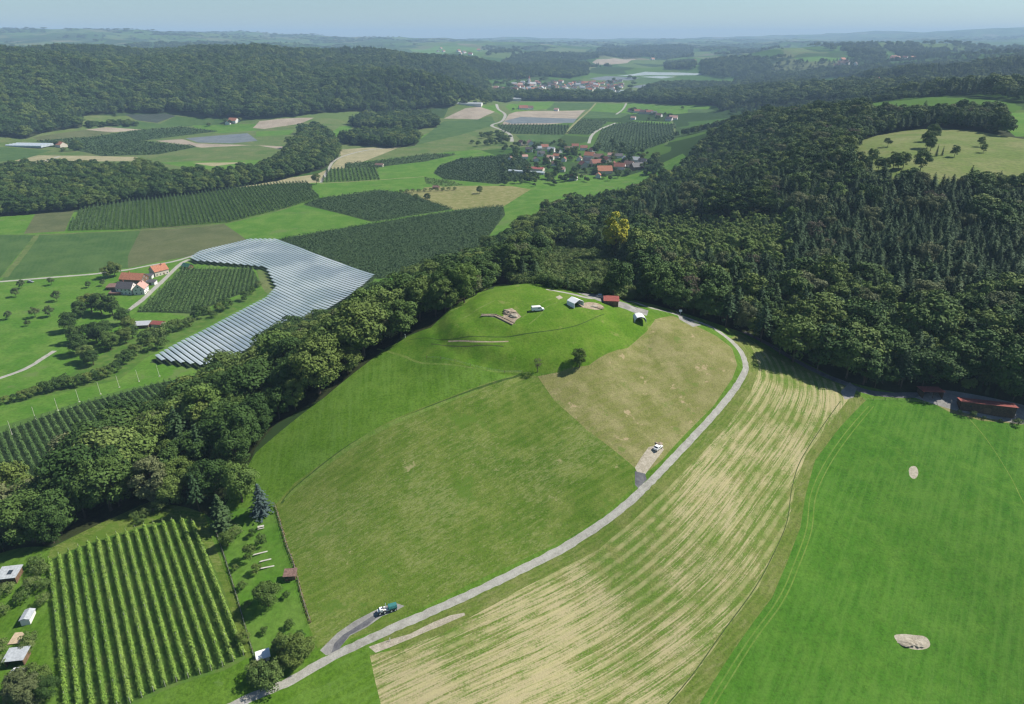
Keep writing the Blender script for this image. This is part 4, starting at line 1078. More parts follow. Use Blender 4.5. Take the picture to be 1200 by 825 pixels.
# --- farm beside the plastic roofs
def H_(px, py, *a, **k):
    x, y = g1(px, py); return house(x, y, *a, **k)
H_(158,331, R(82), 11, 21, 4.8, R(38), WALLS[3], ROOFS[0], 'long farm barn with bright orange tiled roof', name='farm_barn', cat='barn')
H_(150,343, R(84), 10, 14, 5.6, R(40), WALLS[0], ROOFS[2], 'white farmhouse with dark slate roof below the orange barn', name='farmhouse', cat='house')
H_(166,343, R(8), 9, 11, 5.4, R(42), WALLS[0], ROOFS[5], 'white gabled farmhouse with pale pink roof beside the farm road', name='farmhouse', cat='house')
H_(187,321, R(-38), 11, 13, 4.6, R(38), WALLS[1], ROOFS[0], 'house with light orange roof at the bend of the farm road', name='farmhouse', cat='house')
for i, (a, b, c, l) in enumerate([(174,326,5,'dark flat roofed lean-to nearest the orange roofed house'),(178,333,-4,'small dark shed with white wall above the farm road')]):
    x, y = g1(a, b); shed(x, y, R(c), 5, 8, 2.6, 3.4, WALLS[0], ROOFS[2], l)
x, y = g1(134,338); shed(x, y, R(5), 8, 10, 2.5, 3.2, WALLS[3], ROOFS[3], 'low brown roofed shed at the left side of the farm')
x, y = g1(136,345); shed(x, y, R(5), 5, 9, 2.1, 2.7, WALLS[3], ROOFS[3], 'small brown roofed lean-to in front of the brown shed')
H_(220,314, R(65), 6, 9, 2.4, R(35), WALLS[3], ROOFS[7], 'small green roofed hut at the corner of the plastic roofs', detail=1, name='hut', cat='hut', chim=False)
x, y = g1(167,383); shed(x, y, R(8), 7, 11, 2.6, 3.3, WALLS[3], ROOFS[4], 'grey roofed shed hidden among the trees below the farm')
H_(186,382, R(80), 6, 8, 2.6, R(28), WALLS[1], ROOFS[6], 'small red roofed shed hidden among the trees below the farm', detail=1, name='shed', cat='shed', chim=False)
# --- left valley
x, y = g1(35,171)
def greenhouse(x, y, rz, l_, n, wd, label):
    root = empty('greenhouse', (x, y, Z(x, y)), rz); tag(root, label, 'greenhouse')
    for k in range(n):
        m = MB(); m.prism([(-wd/2, -.3), (wd/2, -.3), (wd/2, 3), (wd*.3, 4), (0, 4.4), (-wd*.3, 4), (-wd/2, 3)], -l_/2, l_/2)
        o = m.build('bay', GH, root); o.rotation_euler = (0, 0, R(90)); o.location = (0, (k-(n-1)/2)*wd*1.01, 0)
GH = flat('greenhouse_film', (.42,.47,.50), .35, var=.12, scale=.3)
greenhouse(x, y, R(-6), 78, 4, 9, 'wide pale greenhouse at the left edge of the valley')
H_(72,172, R(60), 15, 20, 5, R(35), WALLS[1], ROOFS[0], 'farmhouse with orange roof right of the pale greenhouse', detail=1, name='farmhouse')
H_(274,143, R(70), 16, 24, 6, R(38), WALLS[0], ROOFS[0], 'red roofed farmhouse below the long forest ridge', detail=1, name='farmhouse')
H_(268,145, R(0), 12, 16, 5, R(38), WALLS[0], ROOFS[1], 'smaller farmhouse left of the red roofed one', detail=1, name='farmhouse')
# --- the near village
VH = [(611,170,3,1,13),(621,170,5,0,13),(631,176,4,0,11),(634,183,2,0,12),(638,175,1,1,13),(646,178,4,0,12),(645,187,5,0,11),(652,185,0,0,10),(655,179,2,0,10),(666,178,3,2,14),(674,174,1,1,12),(684,176,1,0,12),(691,185,0,0,16),(701,187,3,1,15),(683,196,1,1,15),(699,194,1,1,17),(708,203,0,1,21),(701,208,0,0,10),(726,198,1,0,16),(719,196,1,3,13),(746,198,2,3,17),(744,190,4,0,13),(732,188,4,0,11),(725,185,2,0,11),(716,184,5,0,10),(688,191,2,0,12),(679,188,3,0,11),(658,201,5,0,10),(672,211,0,0,10),(641,191,3,0,10),(628,189,5,0,9),(615,186,5,0,9),(598,188,3,0,9),(661,189,1,0,10),(711,190,1,1,13),(737,195,3,1,13),(753,192,2,0,12),(694,178,3,0,11),(620,178,2,0,12),(650,194,3,0,10)]
rn = ['bright orange','red brown','dark','brown','grey','pale pink']
wn = ['white','cream','grey','timber']
RGH = random.Random(11)
for i, (a, b, r_, w_, s_) in enumerate(VH):
    x, y = g1(a, b)
    house(x, y, RGH.choice([R(70), R(80), R(-10), R(20), R(100)])+RGH.uniform(-.2, .2), s_*.78, s_*1.15, 4.4 if s_ < 12 else 5.6, R(40), WALLS[w_], ROOFS[r_], '%s walled village house with %s roof among trees in the near village' % (wn[w_], rn[r_]), 'houses of the near village %s %s' % (wn[w_], rn[r_]), detail=1)
# a long pale greenhouse tunnel and red-roofed hall left of the village
x, y = g1(617,203); greenhouse(x, y, R(-20), 62, 1, 8, 'long narrow white tunnel greenhouse left of the near village')
H_(627,200, R(72), 14, 30, 4, R(18), WALLS[1], ROOFS[6], 'long hall with dull red roof behind the white tunnel', detail=1, name='hall', cat='hall', chim=False)
# --- hamlet, halls, single farms on the valley floor
for a, b, r_, w_, s_ in [(740,131,3,1,18),(747,132,1,0,18),(754,133,3,1,20),(761,133,1,1,18),(772,137,3,0,16),(789,140,5,0,20),(784,141,2,0,16),(742,140,5,0,12),(613,128,1,0,24),(621,128,3,0,18),(652,130,5,0,12),(766,134,2,0,15)]:
    H_(a, b, R(75)+RGH.uniform(-.5, .5), s_*.75, s_*1.1, 5, R(38), WALLS[w_], ROOFS[r_], '%s roofed house in the small hamlet beyond the dark orchards' % rn[r_], 'hamlet houses %s' % rn[r_], detail=1)
H_(597,118, R(88), 34, 85, 8, R(8), WALLS[0], ROOFS[4], 'large white hall in front of the far village', detail=0, name='hall', cat='hall')
H_(550,122, R(84), 30, 75, 8, R(8), WALLS[0], ROOFS[4], 'large white hall at the foot of the ridge left of the valley road', detail=0, name='hall', cat='hall')
# --- the far village with its church
for k in range(200):
    if k < 158: a, b = RGH.uniform(602, 730), 0; b = 101.5+ (a-665)*.012+RGH.gauss(0, 3.0)
    elif k < 176: a = RGH.uniform(556, 606); b = 107+RGH.gauss(0, 1.6)
    else: a = RGH.uniform(600, 655); b = RGH.uniform(103, 113)
    b = max(94.5, min(b, 112)); r_ = RGH.choice([1, 1, 3, 0, 2, 5, 4]); w_ = RGH.choice([0, 0, 0, 1]); s_ = RGH.uniform(14, 22)
    H_(a, b, RGH.choice([R(80), R(0)])+RGH.uniform(-.4, .4), s_*.75, s_*1.1, 6, R(40), WALLS[w_], ROOFS[r_], '%s house with %s roof in the far village round the church' % (wn[w_], rn[r_]), 'far village houses %s %s' % (wn[w_], rn[r_]), detail=0)
x, y = g1(624.5,101)
ch = empty('church', (x, y, Z(x, y)), R(80)); tag(ch, 'white church tower above the roofs of the far village', 'church')
m = MB(); m.prism([(-8, 0), (8, 0), (8, 10), (0, 18), (-8, 10)], -14, 14); m.build('nave', WALLS[0], ch)
m = MB(); m.box((0, 18, 16), (8, 8, 34)); m.build('tower', WHITE, ch)
m = MB(); m.tube([(0, 18, 33), (0, 18, 47)], [6, .1], 4); m.build('spire', ROOFS[1], ch)
# --- far hamlets on the right and on the horizon slopes
for k in range(16):
    a = RGH.gauss(1033, 8) if k < 12 else RGH.uniform(1050, 1070); b = RGH.gauss(96, 1.6) if k < 12 else 95.5
    H_(a, b, RGH.uniform(0, 3), 14, 22, 6, R(40), WALLS[0], ROOFS[RGH.choice([1, 0, 3])], 'white house in the hamlet on the wooded plateau at right', 'plateau hamlet houses', detail=0)
for k in range(26):
    a = RGH.choice([RGH.gauss(520, 12), RGH.gauss(545, 10), RGH.gauss(795, 20), RGH.gauss(990, 12), RGH.gauss(1048, 10)]); b = {0: 60, 1: 63, 2: 74, 3: 74, 4: 68}[[520, 545, 795, 990, 1048].index(min([520, 545, 795, 990, 1048], key=lambda q: abs(q-a)))]+RGH.gauss(0, 1.8)
    H_(a, b, RGH.uniform(0, 3), 20, 30, 8, R(40), WALLS[0], ROOFS[RGH.choice([1, 0, 3])], 'tiny white house in a hazy hamlet near the horizon', 'hazy far houses', detail=0)
# --- right: the long red-roofed shed and the small one at the forest edge
x, y = g1(1154,481); shed(x, y, R(-15), 4.6, 19.5, 3.9, 3.3, DARKW, ROOFS[6], 'long dark wooden shed with red metal roof at the forest edge', name='long_shed')
x, y = g1(1089,463); shed(x, y, R(-3), 5, 8, 2.9, 2.5, DARKW, ROOFS[6], 'short open shed with red roof in the shade of the forest', open_front=True)
x, y = g1(716,356); shed(x, y, R(-6), 5.0, 6.2, 2.5, 2.9, WALLS[3], ROOFS[6], 'small wooden shed with red brown roof behind the white tent')
x, y = g1(1153,234); shed(x, y, R(30), 10, 14, 3, 3.6, WALLS[0], GH, 'white roofed barn between the trees on the right hillside')
DARKW_ = 0
# --- tents
TENT = flat('white_canvas', (.74,.75,.75), .6, var=.04)
DARK = flat('shaded_interior', (.05,.045,.04), .9)
def tent(px, py, rz, w_, l_, e, h, label, curved=False):
    x, y = g1(px, py); root = empty('tent', (x, y, Z(x, y)), rz); tag(root, label, 'tent')
    if curved: prof = [(-w_/2, 0), (-w_/2*.96, e*.8), (-w_*.32, h*.86), (0, h), (w_*.32, h*.86), (w_/2*.96, e*.8), (w_/2, 0)]
    else: prof = [(-w_/2, 0), (-w_/2, e), (0, h), (w_/2, e), (w_/2, 0)]
    m = MB(); inn = [(a*.96, b*.965) for a, b in prof]
    n = len(prof)
    vs = [(a, -l_/2, b) for a, b in prof]+[(a, l_/2, b) for a, b in prof]+[(a, -l_/2, b) for a, b in inn]+[(a, l_/2-.05, b) for a, b in inn]
    fs = [(i, i+1, n+i+1, n+i) for i in range(n-1)]+[(2*n+i, 3*n+i, 3*n+i+1, 2*n+i+1) for i in range(n-1)]+[(i, 2*n+i, 2*n+i+1, i+1) for i in range(n-1)]
    fs += [tuple(n+i for i in range(n))]
    m.add(vs, fs); m.build('canvas', TENT, root)
    for sx in (-1, 1):
        for sy in (-1, 1): m = MB(); m.tube([(sx*w_*.47, sy*(l_/2-.1), 0), (sx*w_*.47, sy*(l_/2-.1), e*.8)], .05, 6); m.build('pole', SILVER, root)
    return root
tent(674,358, R(35), 5.2, 5.2, 2.2, 3.4, 'white gabled marquee standing on dug earth on the hilltop')
tent(749,376, R(4), 5.2, 5.0, 1.9, 2.9, 'white arched tent open to the front on the right rim of the hilltop', curved=True)
# --- vehicles
def car(px, py, rz, label, paint=WHITE, L=4.8, W_=1.85, Hc=1.6, van=False, sc=1.0):
    x, y = g1(px, py); root = empty('van' if van else 'car', (x, y, Z(x, y)+.02), rz); tag(root, label, 'van' if van else 'car'); root.scale = (sc,)*3
    h = L/2
    if van: prof = [(-h, .35), (h, .35), (h, .85), (h*.72, 1.05), (h*.45, Hc), (-h*.96, Hc), (-h, 1.0)]
    else: prof = [(-h, .35), (h, .35), (h, .75), (h*.45, .95), (h*.15, Hc), (-h*.55, Hc), (-h*.88, 1.0), (-h, .9)]
    m = MB(); vs = [(a, -W_/2, b) for a, b in prof]+[(a, W_/2, b) for a, b in prof]; n = len(prof)
    m.add(vs, [tuple(range(n-1, -1, -1)), tuple(range(n, 2*n))]+[(i, (i+1) % n, (i+1) % n+n, i+n) for i in range(n)]); m.build('body', paint, root, bevel=.06)
    m = MB()
    if van: m.box((h*.585, 0, 1.36), (.06, W_*.86, .62), ry=-R(38)); m.box((h*.2, 0, Hc*.76), (h*.5, W_+.03, .42)); m.box((-h*.98, 0, Hc*.76), (.06, W_*.7, .4))
    else: m.box((h*.3, 0, 1.28), (.06, W_*.84, .62), ry=-R(42)); m.box((-h*.2, 0, Hc*.8), (h*.7, W_+.02, .36)); m.box((-h*.72, 0, 1.28), (.06, W_*.8, .6), ry=R(38))
    m.build('windows', GLASS, root)
    for sx in (-.62, .64):
        for sy in (-1, 1):
            m = MB(); m.tube([(h*sx, sy*(W_/2-.2), .34), (h*sx, sy*(W_/2+.02), .34)], .34, 14); wl = m.build('wheel', BLACK, root)
            m = MB(); m.tube([(h*sx, sy*(W_/2+.0), .34), (h*sx, sy*(W_/2+.035), .34)], .19, 10); m.build('rim', SILVER, wl)
    for sy in (-1, 1):
        m = MB(); m.box((h+.0, sy*W_*.36, .72), (.05, .32, .18)); m.build('headlight', WHITE, root)
        m = MB(); m.box((-h+.0, sy*W_*.4, .82), (.05, .18, .28)); m.build('tail_light', ROOFS[6], root)
    return root
car(630,364, R(10), 'white van parked on the grass of the hilltop', van=True, L=5.4, Hc=2.0, W_=2.0)
car(36,331, R(-4), 'grey car driving on the pale road past the meadow trees', SILVER, sc=1.15)
car(704,349, R(-10), 'grey car parked on the gravel beside the small red roofed shed', SILVER)
car(771,526, R(46), 'small white car at the end of the short earth track beside the road', L=4.0, W_=1.7, Hc=1.5)
car(22,790, R(12), 'white car parked under the metal roof in the bottom left garden', L=4.0)
# work machine: white flatbed carrier with black wheels, driver seat and a teal tank
x, y = g1(454,716)
wm = empty('work_machine', (x, y, Z(x, y)+.02), R(20)); wm.scale = (.85, .85, .85); tag(wm, 'white work machine with teal tank and black wheels on the gravel track', 'machine')
m = MB(); m.box((0, 0, .75), (6.2, 1.5, .22)); m.box((-2.2, 0, 1.0), (1.2, 1.3, .4)); m.build('chassis', WHITE, wm, bevel=.03)
m = MB(); m.prism([(0, 0)]*0 or [(-.95, .9), (.95, .9), (1.1, 1.5), (.8, 2.25), (-.8, 2.25), (-1.1, 1.5)], -1.6, 1.3); o = m.build('tank', TEAL, wm, bevel=.08); o.rotation_euler = (0, 0, R(-90)); o.location = (1.9, 0, 0)
m = MB(); m.box((-2.0, 0, 1.35), (1.1, 1.5, .9)); m.box((-.9, .45, 1.3), (.7, .6, .9)); m.box((-.6, -.5, 1.1), (.9, .5, .5)); m.box((-2.9, .2, 1.0), (.7, 1.2, .35)); m.build('engine_cover', WHITE, wm, bevel=.05)
m = MB(); m.box((-1.3, -.1, 1.75), (.5, .5, .12)); m.box((-1.5, -.1, 2.05), (.12, .5, .6)); m.build('seat', BLACK, wm, bevel=.02)
m = MB(); m.tube([(-.4, .6, 1), (-.4, .6, 2.9), (-.2, .6, 3.0)], .07, 6); m.build('exhaust', WHITE, wm)
for sx, rr in ((-2.6, .55), (-1.0, .62), (1.2, .5), (2.5, .5)):
    for sy in (-1, 1):
        m = MB(); m.tube([(sx, sy*.72, rr), (sx, sy*1.12, rr)], rr, 16); wl = m.build('wheel', BLACK, wm)
        m = MB(); m.tube([(sx, sy*1.0, rr), (sx, sy*1.15, rr)], rr*.5, 10); m.build('rim', WHITE, wl)
# --- gardens bottom left
x, y = g1(13,678); g = shed(x, y, R(10), 4.6, 5.2, 2.3, 2.6, WALLS[3], ROOFS[4], 'grey roofed garden hut with a black solar panel', name='garden_hut', cat='hut')
m = MB(); m.box((0, 0, 0), (1.2, 1.7, .06), rx=math.atan2(.3, 4.6)); pn = m.build('solar_panel', GLASS, g); pn.location = (.5, -.2, 2.72)
m = MB(); m.box((0, 0, 0), (1.3, 1.8, .03), rx=math.atan2(.3, 4.6)); pn = m.build('panel_frame', SILVER, g); pn.location = (.5, -.2, 2.66)
x, y = g1(34,726); house(x, y, R(12), 2.4, 4.0, 1.9, R(18), WALLS[0], ROOFS[4], 'narrow white garden shed with pale roof left of the orchard', detail=1, name='garden_shed', cat='shed', chim=False, over=.2)
x, y = g1(22,774); shed(x, y, R(8), 3.6, 4.6, 2.2, 2.5, WALLS[3], ROOFS[4], 'open carport with corrugated metal roof beside the big bottom left tree', name='carport', cat='carport', open_front=True)
x, y = g1(20,748)
tr_ = empty('terrace', (x, y, Z(x, y)), R(8)); tag(tr_, 'tan wooden terrace above the metal roofed carport', 'terrace')
m = MB(); [m.box((-1.35+.3*k, 0, .12), (.27, 4.2, .08)) for k in range(10)]; m.build('boards', flat('tan_boards', (.42,.33,.22), .8), tr_)
m = MB(); [m.box((0, -1.9+.95*k, .02), (3.0, .12, .16)) for k in range(5)]; m.build('joists', WOOD, tr_)
# --- the fenced strip beside the mown meadow
x, y = g1(341,677)
g = shed(x, y, R(5), 2.2, 3.0, 1.8, 2.1, WALLS[3], ROOFS[3], 'tiny brown roofed hut at the fence of the garden strip', name='garden_hut', cat='hut')
x, y = g1(309,772); b_ = shed(x, y, R(25), 2.0, 2.8, 1.5, 1.7, WALLS[0], WHITE, 'white roofed tool box beside the bottom shrubs', name='tool_shed', cat='shed')
def planks(px, py, L, rz, label):
    x, y = g1(px, py); m = MB()
    for k in range(3): m.tube([(-L/2+.2*k, .16*k, .14), (L/2-.1*k, .16*k+.05, .14)], .11, 6)
    tag(m.build('pole_stack', POLE, None, loc=(x, y, Z(x, y)), rz=rz), label, 'poles')
planks(309,648, 6.5, R(22), 'uppermost pale pole stack lying on the garden grass')
planks(313,657, 4.6, R(20), 'middle pale pole stack lying on the garden grass')
planks(316,665, 6.0, R(16), 'lowest pale pole stack lying on the garden grass')
x, y = g1(306,619)
tb = empty('picnic_table', (x, y, Z(x, y)), R(20)); tag(tb, 'weathered picnic table on the grass below the blue spruce', 'table')
m = MB(); [m.box((0, -.36+.18*k, .75), (2.0, .16, .05)) for k in range(5)]; m.build('table_top', POLE, tb)
for s_ in (-1, 1):
    m = MB(); m.box((0, s_*.75, .45), (2.0, .28, .05)); m.build('bench', POLE, tb)
    m = MB(); m.box((s_*.8, 0, .45), (.08, 1.6, .07)); m.box((s_*.8, -.3, .38), (.08, .08, .75)); m.box((s_*.8, .3, .38), (.08, .08, .75)); m.build('leg', WOOD, tb)
# fences: posts, wires and the dry hedge strip under them
DRY = leaf_mat('dry_hedge', (.13,.095,.055), (.16,.12,.07), (.19,.14,.085))
def fence(pts, label, name='fence', hedge=None, step=4.0, hh=1.3, leaf=None):
    q = G(*np.array(pts, float).T); q = catmull(q, 4); o0 = np.array([q[0][0], q[0][1], Z(*q[0])])
    root = empty(name, tuple(o0)); tag(root, label, 'fence')
    al = np.concatenate([[0], np.cumsum(np.linalg.norm(np.diff(q, axis=0), axis=1))]); n = int(al[-1]/step)
    S = np.linspace(0, al[-1], n+1); X = np.interp(S, al, q[:, 0]); Y = np.interp(S, al, q[:, 1]); Zz = Hh(X, Y)
    for a, b, c in zip(X, Y, Zz):
        m = MB(); m.tube([(0, 0, -.3), (0, 0, hh)], .07, 6); o = m.build('post', WOOD, root); o.location = (a-o0[0], b-o0[1], c-o0[2])
    for k in (.45, .8):
        m = MB(); m.tube([(a-o0[0], b-o0[1], c-o0[2]+hh*k) for a, b, c in zip(X, Y, Zz)], .02, 4); m.build('wire', SILVER, root)
    if hedge:
        rg = np.random.default_rng(4); Cs, Ns = [], []
        for i in range(n):
            C, N = row_quads(np.array([X[i], Y[i]]), np.array([X[i+1], Y[i+1]]), hedge[0], hedge[1], 22, .3, rg); Cs.append(C); Ns.append(N)
        qq = quads(np.concatenate(Cs)-o0, np.concatenate(Ns), .36, rg); link('hedge', npmesh('hedge', qq[0], qq[1], hedge[2]), root)
    return root
fence([(322,592),(328,612),(336,640),(345,664),(354,700),(364,730)], 'wire fence with dry brown hedge along the mown meadow', hedge=(.7,.9,DRY))
fence([(252,620),(262,650),(274,688),(286,730),(300,778)], 'dark fence line between the orchard and the garden strip', hedge=(.6,.6,L_['olive']))
fence([(500,420),(560,432),(612,437)], 'short thin fence below the green mound', step=6)
fence([(1010,469),(1060,470),(1098,476)], 'thin fence between the green field and the forest road', step=5)
# --- dig: trench edges, boards, spoil heap
def heap(px, py, r, h, mat, label, seed, nm='spoil_heap'):
    x, y = g1(px, py); bm = bmesh.new(); bmesh.ops.create_icosphere(bm, subdivisions=4, radius=1)
    rg = np.random.default_rng(seed); ox, oy = rg.uniform(0, 50, 2)
    for v in bm.verts:
        k = .7+.6*float(vnoise(np.array([v.co.x*2.3+ox]), np.array([v.co.y*2.3+v.co.z+oy]))[0])+.15*float(vnoise(np.array([v.co.x*7+ox]), np.array([v.co.y*7+oy]))[0])
        v.co = Vector((v.co.x*r*k*1.25, v.co.y*r*k, max(-.3, v.co.z*h*k)))
    me = bpy.data.meshes.new(nm); bm.to_mesh(me); bm.free(); me.materials.append(mat)
    tag(link(nm, me, None, (x, y, Z(x, y))), label, 'earth heap')
heap(597,366, 2.0, 1.1, M_['dig'], 'brown spoil heap beside the open trench on the hilltop', 1)
heap(602,370, 1.5, .7, M_['soil'], 'smaller pale spoil heap right of the brown heap', 2)
heap(696,359, 1.4, .5, M_['soil'], 'low pale earth heap beside the white marquee', 3)
heap(703,361, 1.2, .4, M_['dig'], 'low brown earth heap right of the white marquee', 4)
heap(1060,751, 1.8, .35, M_['soil'], 'flat pale earth heap on the larger bare spot of the green field', 5)
heap(1076,754, 1.3, .3, M_['soil'], 'small pale earth heap at the right end of the larger bare spot', 6)
heap(772,521, 1.2, .6, M_['dig'], 'dark soil heap behind the small white car', 7)
def trench(pts, wd, label):
    q = G(*np.array(pts, float).T); o0 = np.array([q[0][0], q[0][1], Z(*q[0])]); m = MB()
    for sg in (-1, 1):
        t = np.gradient(q, axis=0); t /= np.linalg.norm(t, axis=1)[:, None]; nn = np.stack([-t[:, 1], t[:, 0]], -1)
        m.tube([(a-o0[0]+c*wd/2*sg, b-o0[1]+d*wd/2*sg, Z(a, b)-o0[2]+.12) for (a, b), (c, d) in zip(q, nn)], .28, 6)
    o = m.build('trench_edge', M_['dig'], None, loc=tuple(o0)); tag(o, label, 'trench')
trench([(564,369.5),(580,369.5),(590,374),(602,380)], 1.6, 'dark open trench with raised earth edges on the hilltop')
def marker(px, py, h, label, nm, board=None):
    x, y = g1(px, py); m = MB(); m.tube([(0, 0, -.2), (0, 0, h)], .07, 6); root = empty(nm, (x, y, Z(x, y))); tag(root, label, nm.replace('_', ' ')); m.build('post', WHITE, root)
    if board: mm = MB(); mm.box((0, -.06, h-board[1]/2), (board[0], .06, board[1])); mm.build('board', WHITE, root)
marker(797,369, 2.6, 'white board on a post beside the road at the forest corner', 'sign', (1.4, 1.0))
marker(475,396, 1.8, 'white marker post at the left foot of the mound', 'marker_post', (.5, .4))
marker(457,751, 1.1, 'short dark rimmed post at the field track junction', 'marker_post', (.3, .2))

# ------------------------------------------------------------------ single trees, bushes
def MT(px, py, h, key, label, group=None, wide=1.0):
    x, y = g1(px, py); ALLT.append((x, y, h, key, wide, 'mass'))
def T(px, py, h, key, label, group=None, wide=1.0, cat=None):
    x, y = g1(px, py); return tree(x, y, h, key, label, group, cat, wide)
T(679,430, 8.5, ('broadhi', 0), 'dense round tree standing alone below the green mound', wide=.9)
T(630,436, 6.2, ('dead', 0), 'thin sparse tree left of the dense round tree on the slope')
FRT = [(19,348,8),(26,338,8),(61,334,7),(67,353,9),(42,372,9),(59,371,9),(11,374,7),(33,382,5),(104,337,6),(121,335,6)]
for a, b, h in FRT: T(a, b, h, ('fruit', (a*7) % 3), 'gnarled olive fruit tree casting a shadow on the bright left meadow', 'fruit trees of the left meadow', .85)
for a, b, h, k in [(135,324,15,'broadhi'),(127,326,12,'broadhi'),(95,372,14,'broadhi'),(108,366,17,'broadhi'),(120,368,18,'broadhi'),(133,370,17,'broadhi'),(84,388,15,'broadhi'),(90,402,15,'broadhi'),(96,415,15,'broadhi'),(104,424,13,'lighthi'),(122,404,18,'broadhi'),(130,410,15,'lighthi'),(114,402,17,'broadhi'),(146,380,13,'broadhi'),(152,388,12,'broadhi'),(148,402,12,'broadhi'),(156,396,11,'broadhi'),(110,428,11,'broadhi')]:
    T(a, b, h, (k, (a+b) % 3), 'big dark tree of the clump on the left meadow by the farm', 'tree clump by the farm', 1.15)
for a, b, h in [(152,424,9),(143,428,8),(160,418,9),(136,436,7),(128,440,7),(120,443,7),(112,446,7),(103,449,7),(94,452,7),(86,454,7),(78,453,8),(70,456,8),(60,459,7),(52,460,7),(44,463,6),(36,466,6),(28,468,6),(18,471,5),(8,473,5)]:
    T(a, b, h, ('darkbush', 0), 'dark shrub in the hedge line crossing the left meadow', 'shrubs of the left hedge line')
for a, b, h, k in [(172,404,10,'darkbush'),(180,410,9,'darkbush'),(186,398,10,'bush'),(196,392,9,'bush'),(205,388,9,'darkbush'),(214,386,8,'bush'),(222,382,7,'bush'),(234,374,11,'darkbush'),(242,368,7,'bush'),(258,366,8,'darkbush'),(267,362,9,'darkbush'),(288,352,8,'darkbush'),(296,344,6,'darkbush'),(178,396,8,'bush'),(304,336,5,'bush'),(190,408,8,'darkbush'),(250,372,5,'bush')]:
    T(a, b, h, (k, 0 if k == 'darkbush' else a % 3), 'leafy shrub between the plastic roofs and the fruit tree plot', 'shrubs beside the plastic roofs')
T(371,216, 17, ('broadhi', 1), 'lone dark tree beside the white valley road', wide=.95)
T(562,227, 12, ('broadhi', 0), 'lone dark tree in the olive field left of the near village')
for a, b, h in [(501,235,10),(488,234,8)]: T(a, b, h, ('broad', 1), 'round tree at the far edge of the leaf-shaped orchard', 'trees at the leaf-shaped orchard', 1.2)
for a in range(470, 540, 7): T(a, 226-(a-470)*.05, 5, ('bush', a % 3), 'low bush in the row behind the leaf-shaped orchard', 'bushes behind the leaf-shaped orchard')
H_(511,221, R(80), 6, 9, 2.6, R(30), WALLS[3], ROOFS[3], 'small brown hut in the bush row behind the leaf-shaped orchard', detail=0, name='hut', cat='hut')
H_(445,195, R(78), 8, 14, 3, R(30), WALLS[1], ROOFS[3], 'small brown roofed hut at the end of the narrow orchard strip', detail=0, name='hut', cat='hut')
RT = random.Random(5)
# village trees
for k in range(78):
    a = RT.uniform(588, 772); b = RT.uniform(168, 212) if a < 735 else RT.uniform(180, 204)
    if min(abs(a-h[0])+abs(b-h[1])*1.6 for h in VH) < 4.5: b += 3.5
    T(a, b, RT.uniform(8, 15), ('broad', k % 5), 'garden tree between the houses of the near village', 'trees of the near village', RT.uniform(1.1, 1.4))
for k in range(120):
    a = RT.uniform(590, 770); b = RT.uniform(168, 214) if a < 735 else RT.uniform(180, 206)
    MT(a, b, RT.uniform(5, 10), ('broad', k % 5), '', None, RT.uniform(1.1, 1.5))
for k in range(26):
    a = RT.uniform(588, 665); b = 213+RT.gauss(0, 2.5); MT(a, b, RT.uniform(6, 11), ('broad', k % 5), 'tree in the row below the near village', 'tree row below the near village', 1.3)
for k in range(60):
    a = RT.choice([RT.uniform(500, 620), RT.uniform(572, 592), RT.uniform(736, 800), RT.uniform(560, 600), RT.uniform(404, 440)]); b = {0: 0}.get(0)
    b = RT.uniform(158, 172) if a < 600 else (RT.uniform(126, 142) if a > 700 else RT.uniform(124, 132))
    MT(a, b, RT.uniform(7, 14), ('broad', k % 5), 'scattered roadside tree on the open valley floor', 'scattered valley trees', RT.uniform(1.1, 1.5))
for k in range(110):
    a = RT.uniform(545, 745); b = 112.5+RT.gauss(0, 1.7) if k < 70 else RT.uniform(92, 110)
    MT(a, b, RT.uniform(14, 22), ('broad', k % 5), 'tree in the belt around the far village', 'trees around the far village', RT.uniform(1.3, 1.9))
for k in range(24):
    a = RT.uniform(96, 160); b = 149-(a-96)*.04+RT.gauss(0, 1); MT(a, b, RT.uniform(9, 15), ('broad', k % 5), 'tree in the hedge at the foot of the far ridge', 'hedge trees at the far ridge', 1.4)
for k in range(22):
    a = RT.choice([RT.uniform(84, 96), RT.uniform(225, 300), RT.uniform(60, 80)]); b = RT.uniform(141, 150) if a > 200 else RT.uniform(168, 178); MT(a, b, RT.uniform(7, 12), ('broad', k % 5), 'farm tree near the red roofs of the left valley', 'farm trees of the left valley', 1.4)
rg_w = 1.0
# hillside meadow on the right
for a, b, h, k in [(1091,166,17,'broadhi'),(1086,174,16,'broadhi'),(1090,177,12,'broadhi'),(1097,183,10,'fullspruce'),(1104,182,8,'fullspruce'),(1118,184,10,'broad'),(1149,172,9,'broad'),(1152,179,8,'light'),(1040,172,8,'fruit'),(1078,201,17,'broad'),(1058,197,13,'broad'),(1046,198,14,'broad'),(1052,199,12,'light'),(1029,200,11,'broad'),(1021,193,14,'light'),(1006,194,12,'broad'),(1036,201,11,'broad'),(1004,173,9,'fruit'),(1014,200,12,'broad')]:
    T(a, b, h, (k, 1), 'single %s tree with its shadow on the dry hillside meadow' % {'broadhi': 'tall dark', 'fullspruce': 'small pointed', 'broad': 'dark green', 'light': 'light green', 'fruit': 'low round'}[k], 'hillside meadow trees %s' % k)
for k in range(26):
    a = 1128+k*3.1; T(a, 224-(a-1128)*.09+RT.gauss(0, 1), RT.uniform(7, 12), ('light' if k % 2 else 'broad', k % 3), 'tree in the hedge row below the hillside meadow', 'hedge row below the hillside meadow', 1.2)
for k in range(14):
    T(RT.uniform(1142, 1198), RT.uniform(224, 244), RT.uniform(6, 11), ('fruit', k % 3), 'orchard tree around the white roofed barn', 'orchard trees by the white barn')
